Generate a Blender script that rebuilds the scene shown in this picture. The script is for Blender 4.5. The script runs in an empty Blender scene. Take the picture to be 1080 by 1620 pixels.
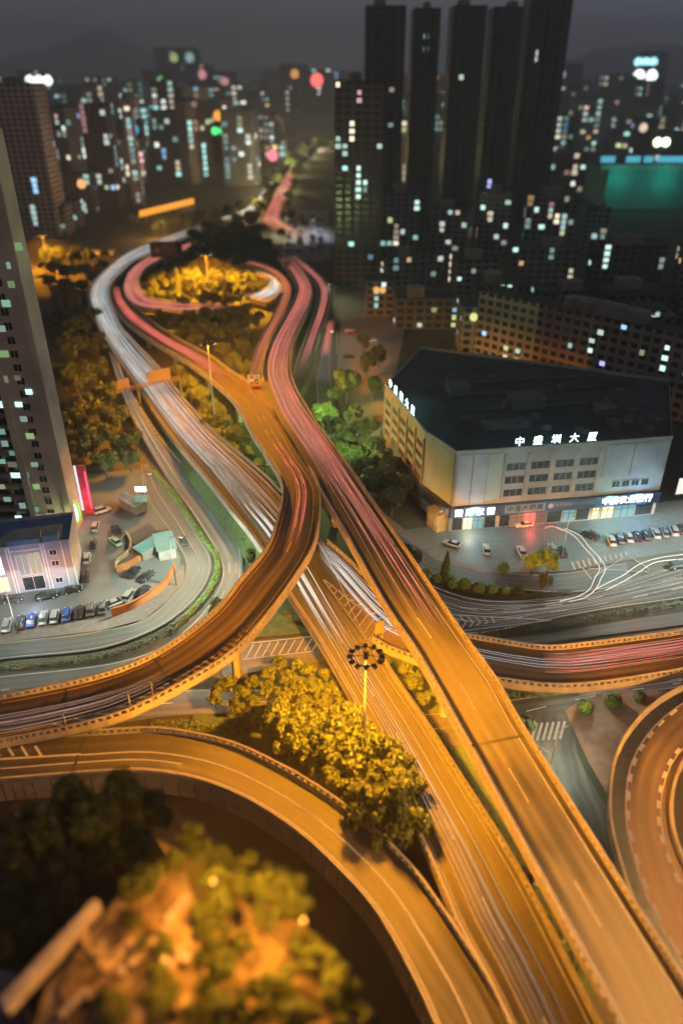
import bpy, bmesh, math, random
from mathutils import Vector, Matrix
C = bpy.context.scene
col = C.collection
R_ = math.radians
PI = math.pi

# ------------------------------------------------------------------ camera, sky, exposure
F_PX = 1180.0; CAM_H = 100.0
PITCH = math.atan(700 / F_PX)
cam = bpy.data.cameras.new('camera'); cam_o = bpy.data.objects.new('camera', cam); col.objects.link(cam_o)
cam_o.location = (0, 0, CAM_H); cam_o.rotation_euler = (PI / 2 - PITCH, 0, 0)
cam.sensor_fit = 'VERTICAL'; cam.sensor_height = 36; cam.sensor_width = 24
cam.lens = 36 * F_PX / 1620; cam.clip_start = 0.5; cam.clip_end = 20000
cam.dof.use_dof = True; cam.dof.focus_distance = 152; cam.dof.aperture_fstop = 0.0235
C.camera = cam_o
C.view_settings.view_transform = 'Standard'; C.view_settings.look = 'None'
C.view_settings.exposure = 0.0; C.view_settings.gamma = 1.0
C.render.engine = 'CYCLES'
C.cycles.use_denoising = True
C.cycles.max_bounces = 5; C.cycles.diffuse_bounces = 2; C.cycles.glossy_bounces = 2
C.cycles.transparent_max_bounces = 4; C.cycles.sample_clamp_indirect = 3.0; C.cycles.sample_clamp_direct = 12.0
C.cycles.caustics_reflective = False; C.cycles.caustics_refractive = False

world = bpy.data.worlds.new('World'); C.world = world; world.use_nodes = True
wn = world.node_tree; wn.nodes.clear()
def wnode(t, **k):
    n = wn.nodes.new(t)
    for a, b in k.items(): setattr(n, a, b)
    return n
wo = wnode('ShaderNodeOutputWorld'); wb = wnode('ShaderNodeBackground')
wtc = wnode('ShaderNodeTexCoord'); wsep = wnode('ShaderNodeSeparateXYZ')
wn.links.new(wtc.outputs['Generated'], wsep.inputs[0])
wr = wnode('ShaderNodeValToRGB')
wr.color_ramp.elements[0].position = 0.0; wr.color_ramp.elements[0].color = (0.060, 0.058, 0.064, 1)
wr.color_ramp.elements[1].position = 0.35; wr.color_ramp.elements[1].color = (0.040, 0.040, 0.045, 1)
wn.links.new(wsep.outputs['Z'], wr.inputs[0])
wr2 = wnode('ShaderNodeValToRGB')      # city glow is stronger and bluer towards the right-hand (eastern) sky
wr2.color_ramp.elements[0].position = 0.42; wr2.color_ramp.elements[0].color = (0.95, 0.95, 0.95, 1)
wr2.color_ramp.elements[1].position = 0.72; wr2.color_ramp.elements[1].color = (1.35, 1.48, 1.75, 1)
wma = wnode('ShaderNodeMath', operation='MULTIPLY_ADD'); wma.inputs[1].default_value = 0.5; wma.inputs[2].default_value = 0.5
wn.links.new(wsep.outputs['X'], wma.inputs[0]); wn.links.new(wma.outputs[0], wr2.inputs[0])
wns = wnode('ShaderNodeTexNoise'); wns.inputs['Scale'].default_value = 3.0; wns.inputs['Detail'].default_value = 3
wn.links.new(wtc.outputs['Generated'], wns.inputs['Vector'])
wnr = wnode('ShaderNodeMapRange'); wnr.inputs[3].default_value = 0.85; wnr.inputs[4].default_value = 1.15
wn.links.new(wns.outputs['Fac'], wnr.inputs[0])
wm = wnode('ShaderNodeMix', data_type='RGBA', blend_type='MULTIPLY'); wm.inputs[0].default_value = 1.0
wn.links.new(wr.outputs[0], wm.inputs[6]); wn.links.new(wr2.outputs[0], wm.inputs[7])
wv = wnode('ShaderNodeVectorMath', operation='SCALE')
wn.links.new(wm.outputs[2], wv.inputs[0]); wn.links.new(wnr.outputs[0], wv.inputs['Scale'])
wn.links.new(wv.outputs[0], wb.inputs[0]); wb.inputs[1].default_value = 2.1
wn.links.new(wb.outputs[0], wo.inputs[0])

# ------------------------------------------------------------------ helpers
cP, sP = math.cos(PITCH), math.sin(PITCH)
def P(px, py, h=0.0):
    """a measured point of the photograph -> the place at height h it belongs to"""
    u = (px - 540) / F_PX; v = (py - 810) / F_PX
    d = Vector((u, cP - v * sP, -sP - v * cP)); t = (CAM_H - h) / -d.z
    return Vector((d.x * t, d.y * t, h))
def depth(w): return w.y * cP - (w.z - CAM_H) * sP
def on_ray(px, py, y):
    u = (px - 540) / F_PX; v = (py - 810) / F_PX
    d = Vector((u, cP - v * sP, -sP - v * cP)); t = y / d.y
    return Vector((d.x * t, y, CAM_H + d.z * t))

MATS = {}
def new_mat(name):
    m = bpy.data.materials.new(name); m.use_nodes = True; m.node_tree.nodes.clear()
    nt = m.node_tree
    o = nt.nodes.new('ShaderNodeOutputMaterial'); b = nt.nodes.new('ShaderNodeBsdfPrincipled')
    nt.links.new(b.outputs[0], o.inputs[0])
    MATS[name] = m
    return m, nt, b
def plain(name, c, rough=0.7, metal=0.0, var=0.25, scale=0.6, spec=0.3, bump=0.0):
    m, nt, b = new_mat(name)
    b.inputs['Roughness'].default_value = rough; b.inputs['Metallic'].default_value = metal
    b.inputs['Specular IOR Level'].default_value = spec
    tc = nt.nodes.new('ShaderNodeTexCoord'); n = nt.nodes.new('ShaderNodeTexNoise')
    n.inputs['Scale'].default_value = scale; n.inputs['Detail'].default_value = 6
    nt.links.new(tc.outputs['Object'], n.inputs['Vector'])
    r = nt.nodes.new('ShaderNodeValToRGB')
    r.color_ramp.elements[0].position = 0.3; r.color_ramp.elements[1].position = 0.7
    r.color_ramp.elements[0].color = tuple(x * (1 - var) for x in c) + (1,)
    r.color_ramp.elements[1].color = tuple(x * (1 + var) for x in c) + (1,)
    nt.links.new(n.outputs['Fac'], r.inputs[0]); nt.links.new(r.outputs[0], b.inputs['Base Color'])
    if bump:
        bp = nt.nodes.new('ShaderNodeBump'); bp.inputs['Strength'].default_value = bump
        nt.links.new(n.outputs['Fac'], bp.inputs['Height']); nt.links.new(bp.outputs[0], b.inputs['Normal'])
    return m
def glow(name, c, s):
    m, nt, b = new_mat(name)
    b.inputs['Base Color'].default_value = (0.05, 0.05, 0.05, 1)
    b.inputs['Emission Color'].default_value = tuple(c) + (1,); b.inputs['Emission Strength'].default_value = s
    return m
def road_mat(name, c, streak=0.35, rough=0.6):
    """asphalt with wear that runs along the road (UV: u across, v along, metres)"""
    m, nt, b = new_mat(name)
    b.inputs['Specular IOR Level'].default_value = 0.35
    tc = nt.nodes.new('ShaderNodeTexCoord')
    mp = nt.nodes.new('ShaderNodeMapping'); mp.inputs['Scale'].default_value = (0.9, 0.012, 1)
    nt.links.new(tc.outputs['UV'], mp.inputs[0])
    n1 = nt.nodes.new('ShaderNodeTexNoise'); n1.inputs['Scale'].default_value = 1.0; n1.inputs['Detail'].default_value = 5
    nt.links.new(mp.outputs[0], n1.inputs['Vector'])
    n2 = nt.nodes.new('ShaderNodeTexNoise'); n2.inputs['Scale'].default_value = 0.16; n2.inputs['Detail'].default_value = 8
    nt.links.new(tc.outputs['Object'], n2.inputs['Vector'])
    r1 = nt.nodes.new('ShaderNodeMapRange'); r1.inputs[1].default_value = 0.3; r1.inputs[2].default_value = 0.7
    r1.inputs[3].default_value = 1 - streak; r1.inputs[4].default_value = 1 + streak
    nt.links.new(n1.outputs['Fac'], r1.inputs[0])
    r2 = nt.nodes.new('ShaderNodeMapRange'); r2.inputs[1].default_value = 0.3; r2.inputs[2].default_value = 0.7
    r2.inputs[3].default_value = 0.8; r2.inputs[4].default_value = 1.2
    nt.links.new(n2.outputs['Fac'], r2.inputs[0])
    mu0 = nt.nodes.new('ShaderNodeMath'); mu0.operation = 'MULTIPLY'
    nt.links.new(r1.outputs[0], mu0.inputs[0]); nt.links.new(r2.outputs[0], mu0.inputs[1])
    su = nt.nodes.new('ShaderNodeSeparateXYZ'); nt.links.new(tc.outputs['UV'], su.inputs[0])
    w1 = nt.nodes.new('ShaderNodeMath'); w1.operation = 'MULTIPLY'; w1.inputs[1].default_value = 2 * PI / 1.75; nt.links.new(su.outputs[0], w1.inputs[0])
    w2 = nt.nodes.new('ShaderNodeMath'); w2.operation = 'SINE'; nt.links.new(w1.outputs[0], w2.inputs[0])
    w3 = nt.nodes.new('ShaderNodeMath'); w3.operation = 'MULTIPLY_ADD'; w3.inputs[1].default_value = 0.16; w3.inputs[2].default_value = 0.96; nt.links.new(w2.outputs[0], w3.inputs[0])
    n4 = nt.nodes.new('ShaderNodeTexVoronoi'); n4.inputs['Scale'].default_value = 1.0      # repaired patches
    m4 = nt.nodes.new('ShaderNodeMapping'); m4.inputs['Scale'].default_value = (0.28, 0.045, 1); nt.links.new(tc.outputs['UV'], m4.inputs[0]); nt.links.new(m4.outputs[0], n4.inputs['Vector'])
    s4 = nt.nodes.new('ShaderNodeSeparateXYZ'); nt.links.new(n4.outputs['Color'], s4.inputs[0])
    r4 = nt.nodes.new('ShaderNodeMapRange'); r4.inputs[3].default_value = 0.82; r4.inputs[4].default_value = 1.14; nt.links.new(s4.outputs[0], r4.inputs[0])
    mu1 = nt.nodes.new('ShaderNodeMath'); mu1.operation = 'MULTIPLY'; nt.links.new(mu0.outputs[0], mu1.inputs[0]); nt.links.new(w3.outputs[0], mu1.inputs[1])
    mu = nt.nodes.new('ShaderNodeMath'); mu.operation = 'MULTIPLY'; nt.links.new(mu1.outputs[0], mu.inputs[0]); nt.links.new(r4.outputs[0], mu.inputs[1])
    vs = nt.nodes.new('ShaderNodeVectorMath'); vs.operation = 'SCALE'; vs.inputs[0].default_value = c
    nt.links.new(mu.outputs[0], vs.inputs['Scale']); nt.links.new(vs.outputs[0], b.inputs['Base Color'])
    rr = nt.nodes.new('ShaderNodeMapRange'); rr.inputs[3].default_value = rough - 0.15; rr.inputs[4].default_value = rough + 0.15
    nt.links.new(n2.outputs['Fac'], rr.inputs[0]); nt.links.new(rr.outputs[0], b.inputs['Roughness'])
    return m
def facade_mat(name, wallc, glassc=(0.012, 0.014, 0.016), cw=4.0, ch=3.2, w0=0.18, w1=0.82, h0=0.3, h1=0.85):
    """rendered wall with a grid of unlit window openings (UV in metres)"""
    m, nt, b = new_mat(name)
    tc = nt.nodes.new('ShaderNodeTexCoord'); sp = nt.nodes.new('ShaderNodeSeparateXYZ')
    nt.links.new(tc.outputs['UV'], sp.inputs[0])
    def M(op, a, bb=None):
        n = nt.nodes.new('ShaderNodeMath'); n.operation = op
        for i, x in enumerate((a, bb)):
            if x is None: continue
            if isinstance(x, (int, float)): n.inputs[i].default_value = x
            else: nt.links.new(x, n.inputs[i])
        return n.outputs[0]
    fu = M('FRACT', M('DIVIDE', sp.outputs[0], cw)); fv = M('FRACT', M('DIVIDE', sp.outputs[1], ch))
    ins = M('MULTIPLY', M('MULTIPLY', M('GREATER_THAN', fu, w0), M('LESS_THAN', fu, w1)),
            M('MULTIPLY', M('GREATER_THAN', fv, h0), M('LESS_THAN', fv, h1)))
    n2 = nt.nodes.new('ShaderNodeTexNoise'); n2.inputs['Scale'].default_value = 0.08; n2.inputs['Detail'].default_value = 6
    nt.links.new(tc.outputs['Object'], n2.inputs['Vector'])
    r = nt.nodes.new('ShaderNodeValToRGB')
    r.color_ramp.elements[0].position = 0.3; r.color_ramp.elements[1].position = 0.7
    r.color_ramp.elements[0].color = tuple(x * 0.75 for x in wallc) + (1,); r.color_ramp.elements[1].color = tuple(x * 1.15 for x in wallc) + (1,)
    nt.links.new(n2.outputs['Fac'], r.inputs[0])
    mx = nt.nodes.new('ShaderNodeMix'); mx.data_type = 'RGBA'
    nt.links.new(ins, mx.inputs[0]); nt.links.new(r.outputs[0], mx.inputs[6]); mx.inputs[7].default_value = glassc + (1,)
    nt.links.new(mx.outputs[2], b.inputs['Base Color'])
    ro = M('SUBTRACT', 0.8, M('MULTIPLY', ins, 0.6)); nt.links.new(ro, b.inputs['Roughness'])
    return m

class MB:
    def __init__(s): s.v = []; s.f = []; s.mi = []; s.uv = []; s.mats = []; s.hasuv = False
    def m(s, mat):
        if mat not in s.mats: s.mats.append(mat)
        return s.mats.index(mat)
    def face(s, pts, mi=0, uv=None):
        b = len(s.v); s.v.extend([tuple(p) for p in pts]); s.f.append(tuple(range(b, b + len(pts)))); s.mi.append(mi)
        if uv: s.hasuv = True
        s.uv.append(uv or [(0, 0)] * len(pts))
    def box(s, c, sz, rz=0.0, mi=0, rot=None):
        M = rot if rot else Matrix.Rotation(rz, 3, 'Z'); c = Vector(c); b = len(s.v)
        for dx, dy, dz in ((-1,-1,-1),(1,-1,-1),(1,1,-1),(-1,1,-1),(-1,-1,1),(1,-1,1),(1,1,1),(-1,1,1)):
            s.v.append(tuple(c + M @ Vector((dx*sz[0]/2, dy*sz[1]/2, dz*sz[2]/2))))
        for q in ((0,3,2,1),(4,5,6,7),(0,1,5,4),(1,2,6,5),(2,3,7,6),(3,0,4,7)):
            s.f.append(tuple(b + i for i in q)); s.mi.append(mi); s.uv.append([(0, 0)] * 4)
    def prism(s, pts, z0, z1, mi=0, mtop=None):
        n = len(pts); b = len(s.v)
        s.v += [(p[0], p[1], z0) for p in pts] + [(p[0], p[1], z1) for p in pts]
        for i in range(n):
            j = (i + 1) % n; s.f.append((b+i, b+j, b+n+j, b+n+i)); s.mi.append(mi); s.uv.append([(0, 0)] * 4)
        s.f.append(tuple(range(b + n, b + 2*n))); s.mi.append(mi if mtop is None else mtop); s.uv.append([(0, 0)] * n)
        s.f.append(tuple(range(b + n - 1, b - 1, -1))); s.mi.append(mi); s.uv.append([(0, 0)] * n)
    def tube(s, pts, r, n=6, mi=0, cap=True, r2=None):
        rings = []; K = len(pts); pts = [Vector(p) for p in pts]
        for i, p in enumerate(pts):
            t = (pts[min(i+1, K-1)] - pts[max(i-1, 0)]).normalized()
            a = Vector((0, 0, 1)) if abs(t.z) < 0.9 else Vector((1, 0, 0))
            x = t.cross(a).normalized(); y = x.cross(t)
            rr = r[i] if isinstance(r, list) else r if r2 is None else r + (r2 - r) * i / max(K - 1, 1)
            b = len(s.v)
            for k in range(n):
                an = 2 * PI * k / n
                s.v.append(tuple(p + x * math.cos(an) * rr + y * math.sin(an) * rr))
            rings.append(b)
        for i in range(K - 1):
            a, b = rings[i], rings[i+1]
            for k in range(n):
                s.f.append((a + k, a + (k+1) % n, b + (k+1) % n, b + k)); s.mi.append(mi); s.uv.append([(0, 0)] * 4)
        if cap:
            s.f.append(tuple(rings[0] + k for k in range(n - 1, -1, -1))); s.mi.append(mi); s.uv.append([(0, 0)] * n)
            s.f.append(tuple(rings[-1] + k for k in range(n))); s.mi.append(mi); s.uv.append([(0, 0)] * n)
    def build(s, name, mat=None, parent=None, smooth=False):
        me = bpy.data.meshes.new(name); me.from_pydata(s.v, [], s.f)
        for x in (s.mats if s.mats else [mat]): me.materials.append(x)
        if s.mats: me.polygons.foreach_set('material_index', s.mi)
        if s.hasuv:
            l = me.uv_layers.new(name='UVMap'); l.data.foreach_set('uv', [c for f in s.uv for q in f for c in q])
        if smooth: me.polygons.foreach_set('use_smooth', [True] * len(me.polygons))
        me.update()
        o = bpy.data.objects.new(name, me); col.objects.link(o)
        if parent:
            o.parent = parent
            o.matrix_parent_inverse = (Matrix.Translation(parent.location) @ Matrix.Rotation(parent.rotation_euler.z, 4, 'Z')).inverted()
        return o
def tag(o, label=None, cat=None, group=None, kind=None):
    if label: o['label'] = label
    if cat: o['category'] = cat
    if group: o['group'] = group
    if kind: o['kind'] = kind
    return o
def empty(name, loc, label, cat, group=None, rz=0.0):
    o = bpy.data.objects.new(name, None); col.objects.link(o); o.location = loc; o.rotation_euler = (0, 0, rz)
    o.empty_display_size = 0.5
    return tag(o, label, cat, group)
def kids(o): return [c for c in o.children]
def copy_tree(o, loc, rz=0.0, scale=None, label=None, group=None):
    r = o.copy(); col.objects.link(r); r.location = loc; r.rotation_euler = (0, 0, rz)
    if scale is not None: r.scale = scale
    if label: r['label'] = label
    if group: r['group'] = group
    for ch in o.children:
        c = ch.copy(); col.objects.link(c); c.parent = r
        for g in ch.children:
            d = g.copy(); col.objects.link(d); d.parent = c
    return r
def lettering(txt, size, mat, parent, M, name='lettering', ext=0.02, align='CENTER'):
    """raised letters; M places them (x along the sign, y up)"""
    cu = bpy.data.curves.new(name, 'FONT'); cu.body = txt; cu.size = size; cu.extrude = ext
    cu.align_x = align; cu.align_y = 'CENTER'; cu.materials.append(mat); cu.resolution_u = 2
    tmp = bpy.data.objects.new(name, cu); col.objects.link(tmp); bpy.context.view_layer.update()
    me = bpy.data.meshes.new_from_object(tmp.evaluated_get(bpy.context.evaluated_depsgraph_get())); bpy.data.objects.remove(tmp)
    me.name = name
    if not me.materials: me.materials.append(mat)
    o = bpy.data.objects.new(name, me); col.objects.link(o); o.parent = parent
    o.matrix_parent_inverse = Matrix.Translation(-Vector(parent.location)); o.matrix_basis = M
    return o

# ------------------------------------------------------------------ materials
ASPH = road_mat('asphalt', (0.062, 0.055, 0.046))
ASPH_BROWN = road_mat('worn_brown_asphalt', (0.085, 0.062, 0.048), 0.45)
ASPH_PALE = road_mat('pale_asphalt', (0.085, 0.088, 0.085), 0.25)
CONC = plain('concrete', (0.36, 0.33, 0.29), 0.8, scale=0.35, var=0.22)
CONC_D = plain('stained_concrete', (0.20, 0.185, 0.165), 0.85, scale=0.3, var=0.3)
PAINT = plain('road_paint_white', (0.62, 0.60, 0.55), 0.6, scale=2.0, var=0.2)
PAINT_Y = plain('road_paint_yellow', (0.62, 0.42, 0.10), 0.6, scale=2.0, var=0.2)
STEEL = plain('galvanised_steel', (0.45, 0.45, 0.44), 0.45, 0.4, var=0.1)
STEEL_D = plain('dark_steel', (0.05, 0.05, 0.05), 0.5, 0.4, var=0.1)
SIGN_BACK = plain('sign_back_orange_steel', (0.26, 0.17, 0.12), 0.6, var=0.15)
PAVE = plain('paving', (0.21, 0.17, 0.15), 0.8, scale=0.8, var=0.2)
EARTH = plain('dark_earth', (0.040, 0.036, 0.026), 0.95, scale=0.05, var=0.45)
GRASS = plain('grass_green', (0.035, 0.052, 0.017), 0.95, scale=0.8, var=0.45, bump=0.4)
def brick_paving():
    m, nt, b = new_mat('slab_paving')
    tc = nt.nodes.new('ShaderNodeTexCoord'); br = nt.nodes.new('ShaderNodeTexBrick')
    br.inputs['Scale'].default_value = 0.28; br.inputs['Color1'].default_value = (0.16, 0.16, 0.15, 1); br.inputs['Color2'].default_value = (0.12, 0.125, 0.12, 1)
    br.inputs['Mortar'].default_value = (0.05, 0.05, 0.05, 1); br.inputs['Mortar Size'].default_value = 0.02
    mp = nt.nodes.new('ShaderNodeMapping'); mp.inputs['Rotation'].default_value = (0, 0, 0.25)
    nt.links.new(tc.outputs['Object'], mp.inputs[0]); nt.links.new(mp.outputs[0], br.inputs['Vector'])
    nt.links.new(br.outputs[0], b.inputs['Base Color']); b.inputs['Roughness'].default_value = 0.5
    return m
SLABS = brick_paving()

# ------------------------------------------------------------------ ground
g = MB()
g.face([(-9000, -300, -0.3), (9000, -300, -0.3), (9000, 14000, -0.3), (-9000, 14000, -0.3)])
tag(g.build('ground', EARTH), 'dark bare earth under the whole city', None, None, 'structure')
def patch(name, pix, mat, label, z=0.0, kind='structure'):
    b = MB(); pts = [P(x, y, z) for x, y in pix]
    if sum((pts[i].x * pts[(i+1) % len(pts)].y - pts[(i+1) % len(pts)].x * pts[i].y) for i in range(len(pts))) < 0: pts.reverse()
    b.face(pts)
    return tag(b.build(name, mat), label, None, None, kind)

# ------------------------------------------------------------------ roads
def catmull(pts, step):
    pts = [Vector(p) for p in pts]
    q = [pts[0] * 2 - pts[1]] + pts + [pts[-1] * 2 - pts[-2]]
    out = []
    for i in range(1, len(q) - 2):
        a, b, c, d = q[i-1], q[i], q[i+1], q[i+2]
        # centripetal parametrisation keeps uneven spacing smooth
        t0 = 0; t1 = t0 + max((b - a).length, 1e-3) ** 0.5; t2 = t1 + max((c - b).length, 1e-3) ** 0.5; t3 = t2 + max((d - c).length, 1e-3) ** 0.5
        n = 12
        for k in range(n):
            t = t1 + (t2 - t1) * k / n
            A1 = a * ((t1-t)/(t1-t0)) + b * ((t-t0)/(t1-t0)); A2 = b * ((t2-t)/(t2-t1)) + c * ((t-t1)/(t2-t1)); A3 = c * ((t3-t)/(t3-t2)) + d * ((t-t2)/(t3-t2))
            B1 = A1 * ((t2-t)/(t2-t0)) + A2 * ((t-t0)/(t2-t0)); B2 = A2 * ((t3-t)/(t3-t1)) + A3 * ((t-t1)/(t3-t1))
            out.append(B1 * ((t2-t)/(t2-t1)) + B2 * ((t-t1)/(t2-t1)))
    out.append(pts[-1])
    return out
def resample(pts, n):
    L = [0.0]
    for i in range(1, len(pts)): L.append(L[-1] + (pts[i] - pts[i-1]).length)
    out = []; j = 0
    for k in range(n):
        s = L[-1] * k / (n - 1)
        while j < len(L) - 2 and L[j+1] < s: j += 1
        d = L[j+1] - L[j]; t = (s - L[j]) / d if d > 1e-9 else 0
        out.append(pts[j].lerp(pts[j+1], min(max(t, 0), 1)))
    return out
def polylen(p): return sum((p[i] - p[i-1]).length for i in range(1, len(p)))
class Road:
    """a ribbon between two measured edges; each edge point is (px, py, height)"""
    def __init__(s, left, right, step=3.0):
        a = catmull([P(*q) for q in left], step); b = catmull([P(*q) for q in right], step)
        # pair the edges: every left point with the nearest right point, kept in order and smoothed
        n = max(8, int(polylen(a) / step)); s.L = resample(a, n); s.n = n
        nf = n * 4; rf = resample(b, nf); J = []; j = 0
        for i in range(n):
            g0 = i / (n - 1) * (nf - 1); lo = max(j, int(g0 - nf * 0.12)); hi = min(nf - 1, int(g0 + nf * 0.12) + 1)
            lo = min(lo, hi)
            j = min(range(lo, hi + 1), key=lambda q: (rf[q] - s.L[i]).length); J.append(j)
        K = 5; J2 = [sum(J[max(0, i-K):i+K+1]) / len(J[max(0, i-K):i+K+1]) for i in range(n)]
        J2[0] = min(J2[0], J[0]); J2[-1] = max(J2[-1], J[-1])
        s.R = []
        for x in J2:
            q = min(int(x), nf - 2); s.R.append(rf[q].lerp(rf[q+1], x - q))
        s.C = [(s.L[i] + s.R[i]) / 2 for i in range(n)]
        s.S = [0.0]
        for i in range(1, n): s.S.append(s.S[-1] + (s.C[i] - s.C[i-1]).length)
        s.len = s.S[-1]; s.W = [(s.R[i] - s.L[i]).length for i in range(n)]
    def at(s, d, f, dz=0.0):
        d = min(max(d, 0), s.len - 1e-4)
        lo = 0; hi = s.n - 1
        while hi - lo > 1:
            m = (lo + hi) // 2
            if s.S[m] <= d: lo = m
            else: hi = m
        t = (d - s.S[lo]) / max(s.S[hi] - s.S[lo], 1e-9)
        p = s.L[lo].lerp(s.L[hi], t).lerp(s.R[lo].lerp(s.R[hi], t), f)
        return p + Vector((0, 0, dz))
    def deck(s, mat, thick=1.5, name='deck', parent=None, skirt=None):
        b = MB(); i0 = b.m(mat); i1 = b.m(CONC_D)
        for i in range(s.n - 1):
            l0, l1, r0, r1 = s.L[i], s.L[i+1], s.R[i], s.R[i+1]
            b.face([l0, r0, r1, l1], i0, [(0, s.S[i]), (s.W[i], s.S[i]), (s.W[i+1], s.S[i+1]), (0, s.S[i+1])])
            if thick:
                def dn(p): return Vector((p.x, p.y, (p.z - thick) if skirt is None else min(p.z - 0.1, skirt)))
                b.face([l1, dn(l1), dn(l0), l0], i1); b.face([r0, dn(r0), dn(r1), r1], i1)
                if skirt is None:
                    k = 0.22
                    b.face([dn(l0), dn(l1), dn(r1), dn(r0)], i1)
        return b.build(name, None, parent)
    def parapet(s, side, parent, mat=CONC, h=1.1, w=0.42, post=1.15, d0=0, d1=None, name='parapet', solid=False, out=True):
        E = s.L if side == 'L' else s.R; O = s.R if side == 'L' else s.L
        b = MB(); d1 = s.len if d1 is None else d1; K = [i for i in range(s.n) if d0 <= s.S[i] <= d1]
        if len(K) < 2: return
        N = []
        for i in K:
            t = E[min(i+1, s.n-1)] - E[max(i-1, 0)]; t.z = 0; t.normalize()
            nn = Vector((-t.y, t.x, 0));
            if nn.dot(O[i] - E[i]) > 0: nn = -nn
            N.append(nn)
        def wall(z0, z1, u0, u1):
            for a in range(len(K) - 1):
                i, j = K[a], K[a+1]
                q = []
                for (k, nn) in ((i, N[a]), (j, N[a+1])):
                    q.append([E[k] + nn * u + Vector((0, 0, z)) for u, z in ((u0, z0), (u1, z0), (u1, z1), (u0, z1))])
                for c in range(4):
                    d = (c + 1) % 4
                    b.face([q[0][c], q[0][d], q[1][d], q[1][c]])
            for a, q in ((0, K[0]), (len(K)-1, K[-1])):
                b.face([E[q] + N[a] * u + Vector((0, 0, z)) for u, z in ((u0, z0), (u1, z0), (u1, z1), (u0, z1))])
        if solid: wall(-0.9, h, 0, w)
        else:
            wall(-0.9, h * 0.28, 0, w); wall(h * 0.82, h, 0.02, w - 0.02)
            d = s.S[K[0]] + 0.4; end = s.S[K[-1]]; a = 0
            while d < end:
                while a < len(K) - 2 and s.S[K[a+1]] < d: a += 1
                t = (d - s.S[K[a]]) / max(s.S[K[a+1]] - s.S[K[a]], 1e-6)
                p = E[K[a]].lerp(E[K[a+1]], t); nn = N[a].lerp(N[a+1], t)
                b.box(p + nn * (w / 2) + Vector((0, 0, h * 0.55)), (0.5, w * 0.8, h * 0.54 - 0.004), math.atan2(nn.y, nn.x) + PI / 2)
                d += post
        return b.build(name, mat, parent)
    def line(s, b, f, w=0.2, d0=0, d1=None, dash=None, gap=0, z=0.012, mi=0, edge=None, off=0.0):
        d1 = s.len if d1 is None else d1; step = 3.0
        def seg(a, c):
            n = max(1, int((c - a) / step)); pv = None
            for k in range(n + 1):
                d = a + (c - a) * k / n
                ff = f
                Wd = (s.at(d, 1) - s.at(d, 0)); W = Wd.length
                if edge == 'L': ff = off / W
                if edge == 'R': ff = 1 - off / W
                p = s.at(d, ff, z); x = Wd.normalized() * (w / 2)
                if pv: b.face([pv[0], pv[1], p + x, p - x], mi)
                pv = (p - x, p + x)
        if dash:
            d = d0
            while d < d1: seg(d, min(d + dash, d1)); d += dash + gap
        else: seg(d0, d1)
    def piers(s, parent, every=28, first=14, r=0.9, cap=True, skip=()):
        d = first
        while d < s.len - 4:
            p = s.at(d, 0.5)
            if p.z > 3.5 and not any(a <= d <= c for a, c in skip):
                b = MB(); b.tube([(p.x, p.y, -0.3), (p.x, p.y, p.z - 2.2)], r, 14)
                a = s.at(d, 0.2); c = s.at(d, 0.8); e = (c - a)
                b.box((p.x, p.y, p.z - 1.85), (e.length, 1.7, 0.75), math.atan2(e.y, e.x))
                b.build('pier', CONC, parent)
            d += every
    def trails(s, b, n, f0, f1, cols, r=(0.05, 0.12), z=0.65, drift=0.03, d0=0, d1=None, seed=1, cover=0.75, pair=True):
        rnd = random.Random(seed); d1 = s.len if d1 is None else d1
        for k in range(n):
            f = f0 + (f1 - f0) * rnd.random(); ph = rnd.uniform(0, 6.28); wl = rnd.uniform(60, 160)
            a = d0 + (d1 - d0) * max(0, rnd.uniform(-0.5, 1 - cover)); c = d1 - (d1 - d0) * max(0, rnd.uniform(-0.5, 1 - cover))
            if c - a < 15: continue
            mi = rnd.choice(cols); rr = rnd.uniform(*r); zz = z + rnd.uniform(-0.1, 0.35)
            for q in ((0, 1) if pair else (0,)):
                pts = []; m = max(4, int((c - a) / 5))
                for i in range(m + 1):
                    d = a + (c - a) * i / m; W = (s.at(d, 1) - s.at(d, 0)).length
                    ff = f + drift * math.sin(d / wl * 6.28 + ph) + q * 1.5 / W
                    pts.append(s.at(d, min(max(ff, 0.02), 0.98), zz))
                b.tube(pts, [rr * min(1, (min(i, m - i) + .15) / (m * .22)) for i in range(m + 1)], 4, mi, True)

def viaduct(name, label, left, right, mat=ASPH, thick=1.6, skirt=None, lights=None, par=('L', 'R'), pier=28, step=3.0, **kw):
    r = Road(left, right, step)
    e = empty(name, r.C[r.n // 2] * 1.0, label, 'overpass')
    r.deck(mat, thick, 'deck', e, skirt)
    for sd in par: r.parapet(sd, e, **kw)
    if pier and skirt is None: r.piers(e, pier)
    return r, e
def ground_road(label, left, right, mat=ASPH, step=3.0, name='road'):
    r = Road(left, right, step)
    o = r.deck(mat, 0, name); tag(o, label, None, None, 'structure')
    return r, o

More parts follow.
